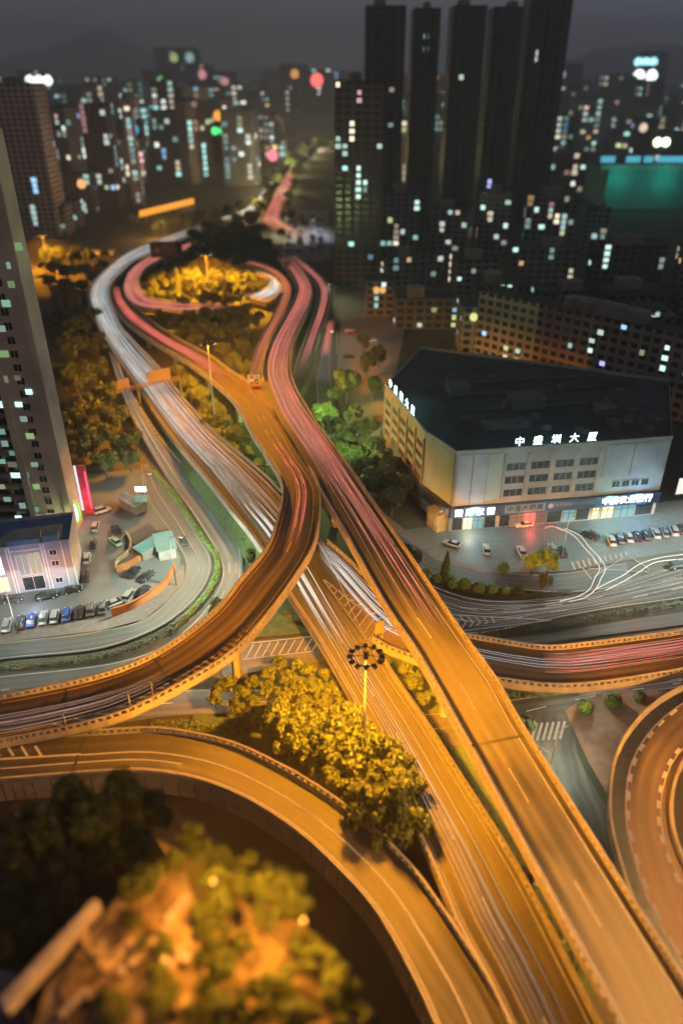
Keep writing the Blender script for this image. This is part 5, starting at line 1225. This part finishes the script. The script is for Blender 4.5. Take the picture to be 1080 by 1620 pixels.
e = empty('lit_sign', P(226, 802, 0), 'small bright white sign box above the guard hut', 'sign'); w = P(226, 800, 0); b = MB(); i0 = b.m(STEEL_D); i1 = b.m(SG_W); b.box(w + Vector((.2, 0, 5.2)), (3.0, .5, 1.6), 0, i0); b.box(w + Vector((.2, -.3, 5.2)), (2.8, .12, 1.4), 0, i1); b.box(w + Vector((.2, 0, 2.2)), (.2, .2, 4.4), 0, i0); b.build('sign_box', None, e)

# signs over and beside the roads --------------------------------
w = P(222, 642, 4.0); e = empty('sign_gantry', w, 'sign gantry with orange lit panel backs spanning the white streaked road', 'gantry')
zt = 11.0; ya = w.y
b = MB(); b.tube([w, (w.x, w.y, zt)], .45, 10); b.build('post', STEEL_D, e)
g0 = P(184, 619, zt); g1 = P(284, 597, zt); dg = (g1 - g0); ang = math.atan2(dg.y, dg.x)
b = MB(); b.tube([(g1.x, g1.y, 3), (g1.x, g1.y, zt)], .35, 10); b.build('post', STEEL_D, e)
b = MB()
for dz in (-.45, .45):
    for dy in (-.4, .4): n_ = Vector((-dg.y, dg.x, 0)).normalized() * dy; b.tube([g0 + n_ + Vector((0, 0, dz)), g1 + n_ + Vector((0, 0, dz))], .11, 6)
for k in range(21):
    c = g0.lerp(g1, k / 20); b.box(c, (.12, .9, .95), ang)
b.build('beam', SIGN_BACK, e)
def panel(t0, t1, hz, nm='sign_panel'):
    a, c = g0.lerp(g1, t0), g0.lerp(g1, t1); m = (a + c) / 2; L = (c - a).length; b = MB(); n_ = Vector((dg.y, -dg.x, 0)).normalized()
    b.box(m + Vector((0, 0, .6 + hz / 2)), (L, .12, hz), ang)
    for k in range(6): q = a.lerp(c, k / 5) + n_ * .13; b.box(q + Vector((0, 0, .6 + hz / 2)), (.14, .12, hz), ang)
    for z_ in (.75, .6 + hz / 2, hz + .45): b.box(m + n_ * .2 + Vector((0, 0, z_)), (L, .1, .14), ang)
    b.build(nm, SIGN_BACK, e)
panel(.50, .86, 3.6); panel(.03, .21, 3.0)
# maroon billboard at the top of the loop
w = P(262, 428, 0); e = empty('billboard', w, 'large maroon two sided billboard on a pole at the top of the loop', 'billboard'); MAR = plain('maroon_board', (.20, .055, .05), .6, var=.1); PL_ = plain('board_lettering', (.42, .30, .28), .6)
zb_ = on_ray(262, 407, w.y).z; zt_ = on_ray(262, 383, w.y).z
b = MB(); b.tube([w, (w.x, w.y, zb_ + 1)], .8, 12); b.build('pole', CONC, e)
l0 = on_ray(239, 400, w.y); r0 = on_ray(276, 400, w.y)
b = MB(); hb = zt_ - zb_; b.box(((l0.x + r0.x) / 2, w.y - 1.0, (zb_ + zt_) / 2), (r0.x - l0.x, .5, hb)); b.build('panel', MAR, e)
b = MB(); b.box((r0.x + 2.6, w.y + 2.5, (zb_ + zt_) / 2), (.5, 7.5, hb), .55); b.build('panel', MAR, e)
b = MB(); b.box(((l0.x + r0.x) / 2 + .5, w.y + 2.2, (zb_ + zt_) / 2 + .3), (r0.x - l0.x, 5.5, hb * .8)); b.build('frame', STEEL_D, e)
b = MB(); xc = l0.x + 4.0; b.tube([(xc, w.y - 1.27, (zb_ + zt_) / 2), (xc, w.y - 1.33, (zb_ + zt_) / 2)], 1.4, 14)
for k, (x0, x1) in enumerate(((7, 15), (6, 14.5), (10, 14.5), (9.5, 14))): zz = zt_ - 1.6 - k * (hb - 2.4) / 3.4; b.box((l0.x + (x0 + x1) / 2, w.y - 1.28, zz), (x1 - x0, .06, .55))
b.build('lettering', PL_, e)
# blue direction sign in the gore
w = P(402, 613, 13); e = empty('road_sign', w, 'blue grey direction sign with white marks standing in the gore', 'road sign'); zt_ = on_ray(402, 593, w.y).z; z0_ = on_ray(402, 609, w.y).z
hw = 9.3 * depth(w) / F_PX; BL = plain('sign_blue_grey', (.10, .10, .22), .5); zc = (zt_ + z0_) / 2; hh_ = zt_ - z0_
b = MB(); b.box((w.x, w.y, zc), (hw * 2, .15, hh_)); b.build('panel', BL, e)
b = MB(); 
for sx in (-1, 1): b.box((w.x + sx * (hw - .1), w.y - .1, zc), (.16, .06, hh_))
for sz in (-1, 1): b.box((w.x, w.y - .1, zc + sz * (hh_ / 2 - .1)), (hw * 2 - .34, .06, .16))
b.box((w.x - .6, w.y - .1, zc - .1), (1.5, .06, .9)); 
for x_, z_ in ((-1.5, .9), (-1.5, -.1), (-1.3, -1), (1.0, -.6), (.9, .7), (.1, -1.1), (.3, 1)): b.box((w.x + x_, w.y - .1, zc + z_), (.45, .05, .4))
b.build('lettering', PAINT, e); b = MB()
for sx in (-1, 1): b.tube([(w.x + sx * 1.2, w.y + .2, 13), (w.x + sx * 1.2, w.y + .2, zt_ - .2)], .1, 8)
b.build('post', STEEL, e); b = MB(); b.box((w.x + .8, w.y - 1.2, 13.5), (2.2, 1.2, 1.0)); b.build('crash_cushion', plain('red_plastic', (.5, .08, .07), .5), e)
# sign seen from behind at the lower gore
w = P(598, 1013, 6); e = empty('road_sign', w, 'orange lit sign board seen from behind at the lower gore above the high mast', 'road sign'); b = MB(); rz = .55
b.box(w + Vector((.2, .2, 2.9)), (2.0, .1, 2.6), rz); b.box(w + Vector((.2, .2, 4.25)), (2.1, .5, .1), rz); b.build('panel', SIGN_BACK, e)
b = MB(); c_, s_ = math.cos(rz), math.sin(rz)
for q in (-.75, .75): b.tube([w + Vector((.2 + q * c_, .35 + q * s_, 0)), w + Vector((.2 + q * c_, .35 + q * s_, 4))], .07, 6)
b.build('post', STEEL, e)
# small overhead frame on the viaduct near the loop
w = P(453, 428, 7.3); e = empty('road_sign', w, 'small pink lit road sign on the viaduct near the top of the loop', 'road sign'); b = MB(); b.box(w + Vector((0, 0, 4)), (5, .15, 3)); b.build('panel', plain('pinkish_board', (.45, .22, .22), .6), e); b = MB(); b.tube([w + Vector((-1.8, .2, -.3)), w + Vector((-1.8, .2, 5))], .1, 6); b.tube([w + Vector((1.8, .2, -.3)), w + Vector((1.8, .2, 5))], .1, 6); b.build('post', STEEL, e); b = MB(); b.box(w + Vector((0, -.12, 4)), (2.6, .06, 1.6)); b.build('emblem', BL, e)
# small posts along the curved flyover
for k, (d, f, lb) in enumerate(((dist_at(R1, 'R', 104, 1155, 9), .97, 'slim leaning post on the curved flyover near the left edge'), (dist_at(R1, 'R', 200, 1128, 10.5), .97, 'slim pale post on the curved flyover above the shorter pier'), (dist_at(R1, 'R', 258, 1100, 11.5), .97, 'short post on the curved flyover above the lone tree'))):
    p = R1.at(d, f); b = MB(); b.tube([p, p + Vector((0, 0, 3.6))], .08, 6); b.box(p + Vector((0, 0, 3.4)), (.5, .1, .7)); b.box(p + Vector((0, 0, .1)), (.3, .3, .2)); tag(b.build('marker_post', STEEL), lb, 'post', 'posts on the flyover')

# ------------------------------------------------------------------ the city beyond
# five dark towers and the dark block in front of them
TD = facade_mat('dark_tower_bays', (.10, .095, .105), cw=5.0, ch=3.1, w0=.12, w1=.88, h0=.25, h1=.9)
TDB = plain('dark_tower_render', (.075, .07, .078), .85)
tw = [(576, 636, 372, 8, 'leftmost of the five very tall dark towers'), (648, 688, 366, 12, 'second from the left of the five very tall dark towers'), (707, 757, 362, 8, 'middle one of the five very tall dark towers'), (768, 813, 358, 10, 'second from the right of the five very tall dark towers'), (822, 884, 354, -12, 'rightmost and tallest of the five very tall dark towers')]
for k, (x0, x1, yb, yt, lb) in enumerate(tw):
    xb0 = 540 + (x0 - 540) * .93; xb1 = 540 + (x1 - 540) * .93
    t = block_px(xb0, xb1, yb, yt, 26, TD, lb, 'very tall dark towers', 2, 100 + k, name='residential_tower', wfloor=3.1, side=False)
    p = P((xb0 + xb1) / 2, yb, 0); b = MB(); W = (P(xb1, yb).x - P(xb0, yb).x)
    hh_ = on_ray((xb0 + xb1) / 2, yt, p.y).z
    for q in (-.34, 0, .34): b.box((p.x + q * W, p.y - .9, hh_ / 2), (W * .14, 1.8, hh_ - 2))
    b.build('bay', TDB, t)
block_px(530, 600, 452, 128, 30, facade_mat('facade_b1', (.10, .09, .10), cw=4.5), 'tall dark block edging the far avenue, with a column of lights at its corner', None, 26, 7, name='tower_block')
def rows(specs):
    for (yb, x0, x1, yt0, yt1, w0, w1, gap, dep, lit0, lit1, mats, label, group, seed) in specs:
        rnd = random.Random(seed); x = x0
        while x < x1:
            w = rnd.uniform(w0, w1); 
            xe = min(x + w, x1 + 15)
            y = yb + rnd.uniform(-5, 5)
            block_px(x, xe, y, rnd.uniform(yt0, yt1), rnd.uniform(14, 26) * dep, FM[rnd.choice(mats)], label, group, int(rnd.randint(lit0, lit1) * 1.8), rnd.randint(0, 9999), tilt=rnd.uniform(-4, 4))
            x = xe + rnd.uniform(*gap)
rows([
    (166, -40, 1120, 112, 135, 26, 55, (2, 14), 3, 3, 8, [1, 0, 3, 2], 'faint distant block on the skyline', 'skyline blocks', 1),
    (196, -40, 470, 118, 150, 30, 52, (4, 18), 2, 8, 16, [0, 1, 3, 2], 'distant block left of the far avenue with many lit windows', 'distant blocks at the left', 2),
    (196, 560, 1120, 118, 160, 34, 60, (4, 18), 2, 7, 13, [0, 1, 3, 4], 'distant block at the right with many lit windows', 'distant blocks at the right', 3),
    (236, -40, 420, 125, 185, 32, 50, (6, 22), 1.5, 12, 22, [0, 1, 3], 'tall apartment block in the dense quarter at the upper left', 'apartment blocks at the upper left', 4),
    (246, 600, 1120, 135, 205, 36, 64, (6, 22), 1.5, 9, 16, [1, 3, 4, 3], 'apartment block behind the dark towers', 'apartment blocks behind the dark towers', 5),
    (292, -40, 395, 150, 225, 34, 48, (10, 26), 1.2, 12, 24, [0, 3, 0, 1], 'apartment block with scattered lit windows beyond the loop', 'apartment blocks beyond the loop', 6),
    (330, -40, 215, 150, 270, 36, 50, (12, 30), 1, 12, 20, [0, 5, 3], 'nearer brown apartment block beyond the golden trees', 'brown blocks beyond the golden trees', 7),
    (300, 610, 930, 215, 262, 40, 70, (8, 20), 1.2, 5, 10, [3, 4, 1], 'mid height block between the dark towers', 'mid height blocks', 8),
    (400, 600, 940, 300, 345, 44, 80, (10, 24), 1, 7, 13, [3, 4, 3], 'low dark block below the five towers', 'low dark blocks below the towers', 9),
    (455, 610, 1120, 385, 420, 60, 110, (12, 30), 1, 3, 6, [6, 3], 'low dark roofed block right of the parking lot', 'low dark roofed blocks', 10),
    (520, 625, 1120, 445, 475, 70, 130, (14, 30), .9, 3, 6, [6], 'old low block behind the corner building', 'old blocks behind the corner building', 11),
])
block_px(36, 96, 374, 132, 22, facade_mat('facade_rose', (.36, .29, .28), cw=4.2), 'tall rosy pale tower rising behind the tan residential tower', None, 9, 21, name='residential_tower')
block_px(748, 1110, 572, 498, 13, facade_mat('facade_slab', (.24, .185, .175), cw=3.6), 'long brown slab block running behind the corner building towards the right edge', None, 34, 33, tilt=104, name='slab_block')
# buildings that carry the bright signs
def sign_block(px, py, yb, wpx, hpx, c, st, label, bw=44, over=9):
    e = block_px(px - bw / 2, px + bw / 2, yb, py - hpx / 2 - over, 18, FM[3], label, None, 5, int(px * 3 + py), hut=False)
    p = P(px, yb, 0); y = p.y - 1.2; w = on_ray(px, py, y); k = depth(w) / F_PX
    b = MB(); i0 = b.m(glow('sign_glow', c, st)); i1 = b.m(STEEL_D); n = max(1, int(round(wpx / max(hpx, 8)))); cw = wpx / n
    for q in range(n):   # round lettered discs side by side on a dark rail
        x = w.x + (q - (n - 1) / 2) * cw * k; r = min(cw, hpx) * k / 2
        b.tube([(x, y, w.z), (x, y + .4, w.z)], r, 16, i0)
    b.box((w.x, y + .9, w.z), (wpx * k, .5, hpx * k * .4), 0, i1); b.build('sign', None, e)
    return e
for a in [(62,127,190,42,14,(.92,1,.95),3.0,'block crowned by a long white glowing sign at the upper left'),(1021,98,168,36,14,(.4,.9,1),3.5,'block crowned by the upper cyan white sign at the upper right'),(1020,120,176,40,17,(.9,1,1),4,'block just below it, crowned by the brightest white sign at the upper right'),
    (1046,225,300,26,17,(.95,1,.7),4,'block with the bright sign haloed in green above the teal hall'),(501,127,180,22,20,(1,.16,.14),2.2,'block crowned by the round red sign beyond the avenue'),(352,207,262,36,12,(.1,.9,.25),1.6,'block with a wide green sign in the middle of the quarter'),
    (297,217,255,14,12,(.3,.32,1),1.6,'block with a violet blue sign'),(431,246,280,17,17,(1,.25,.35),1.3,'block with the round pink red sign beside the avenue'),(345,183,262,15,15,(1,.4,.06),1.4,'block with the upper of two orange lamps'),(292,189,262,15,15,(1,.5,.15),1.3,'block with the lower orange lamp'),
    (275,91,160,13,14,(.7,.85,.35),.9,'slender block with a yellow green lamp above the skyline'),(300,91,160,15,14,(.5,.8,.75),.9,'slender block with a pale teal lamp above the skyline'),(320,118,172,13,14,(1,.4,.5),1,'block with a pink lamp on the skyline, left of two'),(356,129,176,12,14,(1,.45,.5),.8,'block with a pink lamp on the skyline, right of two'),
    (466,117,170,13,14,(1,.45,.1),1.2,'block with an orange lamp just left of the red sign'),(129,291,338,14,14,(1,.48,.18),1.3,'block with a single orange lamp right of the tall tower'),(104,335,360,15,14,(.1,.5,.8),1.2,'low block with a blue lamp beside the tall tower'),(62,341,372,13,13,(1,.98,.92),1.2,'low block with the left white lamp beside the tall tower'),(86,341,372,13,13,(1,.98,.92),1.2,'low block with the right white lamp beside the tall tower'),
    (255,128,190,13,14,(.3,.85,.3),1,'block with a grass green lamp on the skyline'),(212,205,270,15,15,(.1,.5,.8),1.0,'block with a deep blue lamp in the quarter'),(888,118,190,12,18,(.65,.55,1),.8,'block with a violet lamp right of the towers'),(738,188,300,26,16,(1,.2,.18),.7,'low block with a red sign between the towers'),
    (1017,202,262,13,14,(1,.75,.55),1.1,'block with a peach lamp left of the green haloed sign'),(600,459,500,20,10,(1,.5,.15),1,'low block with a row of orange lamps beside the parking lot'),(1031,508,560,20,16,(1,.8,.6),1.0,'block with a peach lamp at the right edge behind the corner building'),(1060,541,600,20,16,(1,.95,.9),1.3,'block with a white lamp at the right edge behind the corner building'),(749,502,560,13,13,(.85,.9,.3),1.0,'block with a yellow lamp behind the corner building')]:
    px, py, yb, w_, h_, c, st, lb = a; sign_block(px, py, yb, w_, h_, c, st, lb)
# teal lit hall at the right with a row of cyan lamps along its eave
p0, p1 = P(952, 330, 0), P(1130, 330, 0); ht = on_ray(1000, 268, p0.y).z
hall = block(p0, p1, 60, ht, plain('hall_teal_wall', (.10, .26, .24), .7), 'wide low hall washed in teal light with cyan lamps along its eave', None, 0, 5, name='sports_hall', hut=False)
b = MB(); k = depth(Vector((p0.x, p0.y, ht))) / F_PX
for xs, xe in ((950, 972), (990, 1012), (1018, 1032), (1040, 1120)):
    q = on_ray((xs + xe) / 2, 252, p0.y - 1); b.box(q, ((xe - xs) * k, .8, 9 * k))
b.build('eave_lamp', glow('cyan_strip', (.12, .62, .85), .75), hall)
b = MB(); q0, q1 = on_ray(950, 264, p0.y - .5), on_ray(1130, 264, p0.y - .5); b.box((q0 + q1) / 2, ((q1 - q0).x, 1, 8 * k)); b.build('eave', CONC, hall)
for xs in (985, 1060): q = on_ray(xs, 285, p0.y - 14); point(hall, q, (.05, 1, .75), 6000, 2.0, 'wall_light')
# low building with the orange lit canopy beyond the loop
p0, p1 = P(224, 352, 0), P(308, 330, 0); cn = block(p0, p1, 12, 5, FM[3], 'low building with a long orange lit canopy edge beyond the loop', None, 0, 2, hut=False)
hq = on_ray(266, 327, (p0.y + p1.y) / 2).z; b = MB(); k = 9 * depth(p0) / F_PX; d = (p1 - p0).normalized(); m = (p0 + p1) / 2
b.box((m.x, m.y - 2, hq), ((p1 - p0).length, 1.0, k), math.atan2(d.y, d.x)); b.build('canopy_edge', SG_O, cn)
b = MB()
for q in (.1, .5, .9): v = p0.lerp(p1, q); b.tube([(v.x, v.y - 2, 0), (v.x, v.y - 2, hq - k / 2)], .5, 8)
b.build('column', CONC, cn)
# small orange lit flyover bits left of the loop
p0 = P(140, 402, 0); q0, q1 = on_ray(137, 399, p0.y), on_ray(180, 399, p0.y); b = MB(); b.box((q0 + q1) / 2, ((q1 - q0).x, 7, 2)); 
for q in (.2, .8): v = q0.lerp(q1, q); b.tube([(v.x, v.y, -.3), (v.x, v.y, v.z - 1)], .8, 8)
tag(b.build('footbridge', CONC), 'short pale footbridge above the golden trees left of the loop', 'footbridge')
# hills on the horizon
def hill(cx, hgt, wid, y, label, seed):
    rnd = random.Random(seed); b = MB(); n = 40; R__2 = []
    for j in range(6):
        row = []
        for i in range(n + 1):
            t = (i / n - .5) * 2; prof = max(0, math.cos(t * PI / 2)) ** 1.3 * (1 + .12 * math.sin(t * 9 + seed) + .06 * math.sin(t * 23)); f = math.sin(j / 5 * PI * .5)
            row.append(Vector((cx + t * wid, y + 1200 * (1 - math.cos(j / 5 * PI * .5)), -1 + hgt * prof * f)))
        R__2.append(row)
    for j in range(5):
        for i in range(n): b.face([R__2[j][i], R__2[j][i+1], R__2[j+1][i+1], R__2[j+1][i]])
    tag(b.build('hill', plain('hill_wood', (.30, .30, .32), .95, scale=.004, var=.2), None, True), label, None, None, 'structure')
hill(-1950, 330, 1000, 6000, 'rounded dark hill on the horizon at the left', 1); hill(-500, 120, 1900, 6800, 'low hill line behind the city', 3); hill(2700, 260, 2000, 6600, 'low dark hill on the horizon at the right', 2)

# ------------------------------------------------------------------ near roof garden at the lower left
ZR = 46.0
TAN = plain('tan_roof_tiles', (.20, .155, .11), .85, scale=.5, var=.5); CLAY = plain('clay_paving', (.20, .145, .085), .85, scale=.8, var=.45)
def poly(pix, h): 
    q = [P(x, y, h) for x, y in pix]
    if sum(q[i].x * q[(i+1) % len(q)].y - q[(i+1) % len(q)].x * q[i].y for i in range(len(q))) < 0: q.reverse()
    return q
rb = poly([(30,1700),(75,1560),(165,1450),(205,1388),(292,1380),(318,1450),(330,1560),(338,1720)], ZR)
e = empty('roof_terrace_building', (rb[0].x, rb[0].y, 0), 'blurred near building with a tan paved roof garden in the lower left corner', 'building')
b = MB(); i0 = b.m(CONC_D); i1 = b.m(TAN); b.prism(rb, 0, ZR, i0, i1); b.build('wall', None, e)
def slab(pix, h, t, m, nm): 
    b = MB(); b.prism(poly(pix, h), h - t, h, 0); return b.build(nm, m, e)
BED = plain('brown_bed', (.15, .105, .065), .95, scale=.9, var=.6); PATHM = plain('clay_path', (.34, .25, .17), .85, scale=1.2, var=.35); PALE = plain('pale_slab', (.36, .30, .30), .8, scale=1, var=.3)
slab([(95,1560),(140,1470),(172,1530),(200,1500),(215,1560),(180,1640),(110,1640)], ZR + .30, .29, BED, 'planting_bed')
slab([(180,1470),(230,1402),(286,1392),(292,1440),(262,1480),(220,1500)], ZR + .30, .29, BED, 'planting_bed')
slab([(235,1560),(270,1500),(300,1480),(312,1560),(290,1640),(215,1660)], ZR + .30, .29, BED, 'planting_bed')
def strip(pix, w, hh, m, nm):
    b = MB(); c = [P(x, y, ZR) for x, y in pix]
    for i in range(len(c) - 1):
        d = c[i+1] - c[i]; mm = (c[i] + c[i+1]) / 2; b.box((mm.x, mm.y, ZR + .36 + hh / 2 + .003 * i), (d.length + w * .6, w, hh), math.atan2(d.y, d.x))
    return b.build(nm, m, e)
strip([(128,1478),(172,1535),(205,1498),(226,1520),(262,1478),(292,1435)], .75, .12, PATHM, 'path'); strip([(205,1660),(225,1600),(255,1545),(300,1500)], .9, .18, PATHM, 'path')
strip([(252,1556),(292,1508)], .45, .3, PALE, 'bench'); strip([(268,1462),(296,1425)], .6, .3, PALE, 'bench'); strip([(100,1612),(140,1575)], .35, .4, PALE, 'bench')
rq = random.Random(8)
for k in range(26):
    x, y = rq.uniform(130, 310), rq.uniform(1400, 1620); w = P(x, y, ZR + .3); b = MB(); hh = rq.uniform(.3, .9); r_ = rq.uniform(.15, .4)
    if x < 200 and y < 1480: continue
    b.tube([(w.x, w.y, ZR + .3), (w.x, w.y, ZR + .3 + hh)], r_ * .8, 9, r2=r_); tag(b.build('plant_pot', rq.choice([PATHM, PALE, BED])), 'small pot standing on the near roof garden', 'pot', 'pots on the near roof garden')
for k in range(16):
    x, y = rq.uniform(110, 310), rq.uniform(1400, 1625)
    if x < 205 and y < 1490: continue
    w = P(x, y, ZR); tree((w.x, w.y, ZR + .2), rq.uniform(.5, 1.1), rq.choice([0, 1, 3]), 'small dim bush in the beds of the near roof garden', 'bushes of the near roof garden', .8)
b = MB(); rot = math.atan2((P(155,1430,ZR) - P(12,1585,ZR)).y, (P(155,1430,ZR) - P(12,1585,ZR)).x); m = (P(155,1430,ZR+1) + P(8,1592,ZR+1)) / 2
L_ = (P(155,1430,ZR+1) - P(8,1592,ZR+1)).length; WHP = plain('pale_parapet', (.50, .44, .42), .7, scale=1.0, var=.25)
b.box((m.x, m.y, ZR + .62), (L_, .55, 1.2), rot); b.box((m.x, m.y, ZR + 1.3), (L_ + .1, .75, .14), rot)
b.build('parapet', WHP, e)
b = MB(); b.prism(poly([(-60,1560),(-10,1530),(25,1540),(30,1580),(-60,1660)], ZR - 6), 0, ZR - 6); tag(b.build('annex_building', plain('mauve_roof', (.14, .11, .13), .8)), 'dim mauve roofed annex at the very left edge below the pale parapet', 'building')
hl = poly([(-80,1330),(20,1310),(120,1300),(235,1310),(262,1352),(205,1388),(165,1450),(75,1560),(20,1600),(-80,1640)], 36)
b = MB(); b.prism(hl, 0, 36); tag(b.build('dark_terrace', EARTH), 'unlit earth terrace under the dark trees of the near corner', 'terrace')
gt = poly([(322,1452),(330,1405),(400,1405),(470,1455),(520,1500),(575,1600),(610,1730),(342,1730)], ZR - 1)
b = MB(); i0 = b.m(CONC_D); i1 = b.m(CLAY); b.prism(gt, 0, ZR - 1, i0, i1)
tag(b.build('garden_terrace', None), 'lower terrace planted with orange lit bushes beside the near roof garden', 'building')
rn = random.Random(3)
for x, y, r in [(318,1470,19),(322,1520,18),(326,1565,20),(330,1610,22),(312,1440,15),(320,1345,24),(345,1355,22),(375,1372,18),(395,1358,14),(340,1390,28),(300,1320,22),(385,1400,26),(420,1395,30),(455,1400,32),(430,1440,30),(470,1430,26),(350,1430,26),(345,1480,26),(350,1530,28),(480,1495,26),(505,1530,34),(540,1560,38),(440,1560,36),(400,1590,36),(350,1600,34),(470,1610,36),(560,1620,34),(300,1600,16),(385,1490,18),(250,1375,15),(220,1380,13),(280,1360,18)]:
    tree_px(x, y, r, rn.choice([0, 1, 3]), 'blurred orange lit bush on the near garden terrace', 'bushes on the near terrace', z0=ZR - 1 if r > 17 else ZR)
for x, y, lb in ((272,1568,'small bright lamp on the near roof garden, below the paved terrace'),(482,1507,'small bright lamp among the bushes of the near terrace'),(345,1445,'small lamp at the edge of the two near terraces')):
    w = P(x, y, ZR + .8); f = empty('garden_lamp', (w.x, w.y, ZR - 3), lb, 'garden lamp', 'garden lamps'); b = MB(); b.tube([(w.x, w.y, ZR - 3), (w.x, w.y, ZR + 4.4)], .06, 8); b.build('post', STEEL_D, f)
    b = MB(); b.tube([(w.x, w.y, ZR + 4.4), (w.x, w.y, ZR + 4.7)], .13, 12); b.build('lamp_head', glow('garden_lamp_globe', (1, .55, .25), .35), f); point(f, (w.x, w.y, ZR + 5.4), (1.0, .38, .03), 1700 if 'roof garden, below' in lb else 8000, .4)
for o_ in PT:
    if not any(True for _ in [0] if 'group' in o_.keys()):
        for c_ in list(o_.children): bpy.data.objects.remove(c_)
        bpy.data.objects.remove(o_)

# ------------------------------------------------------------------ night haze over the city
hm = bpy.data.materials.new('haze'); hm.use_nodes = True; hm.node_tree.nodes.clear()
ho = hm.node_tree.nodes.new('ShaderNodeOutputMaterial'); hv = hm.node_tree.nodes.new('ShaderNodeVolumePrincipled')
hv.inputs['Color'].default_value = (0.95, 0.96, 0.98, 1); hv.inputs['Density'].default_value = 0.00026; hv.inputs['Anisotropy'].default_value = 0.0
hm.node_tree.links.new(hv.outputs[0], ho.inputs['Volume'])
b = MB(); b.box((0, 4400, 224.3), (9600, 9400, 451)); tag(b.build('haze', hm), 'thin night haze over the city', None, None, 'stuff')
C.cycles.volume_bounces = 0; C.cycles.volume_step_rate = 10; C.cycles.volume_max_steps = 64
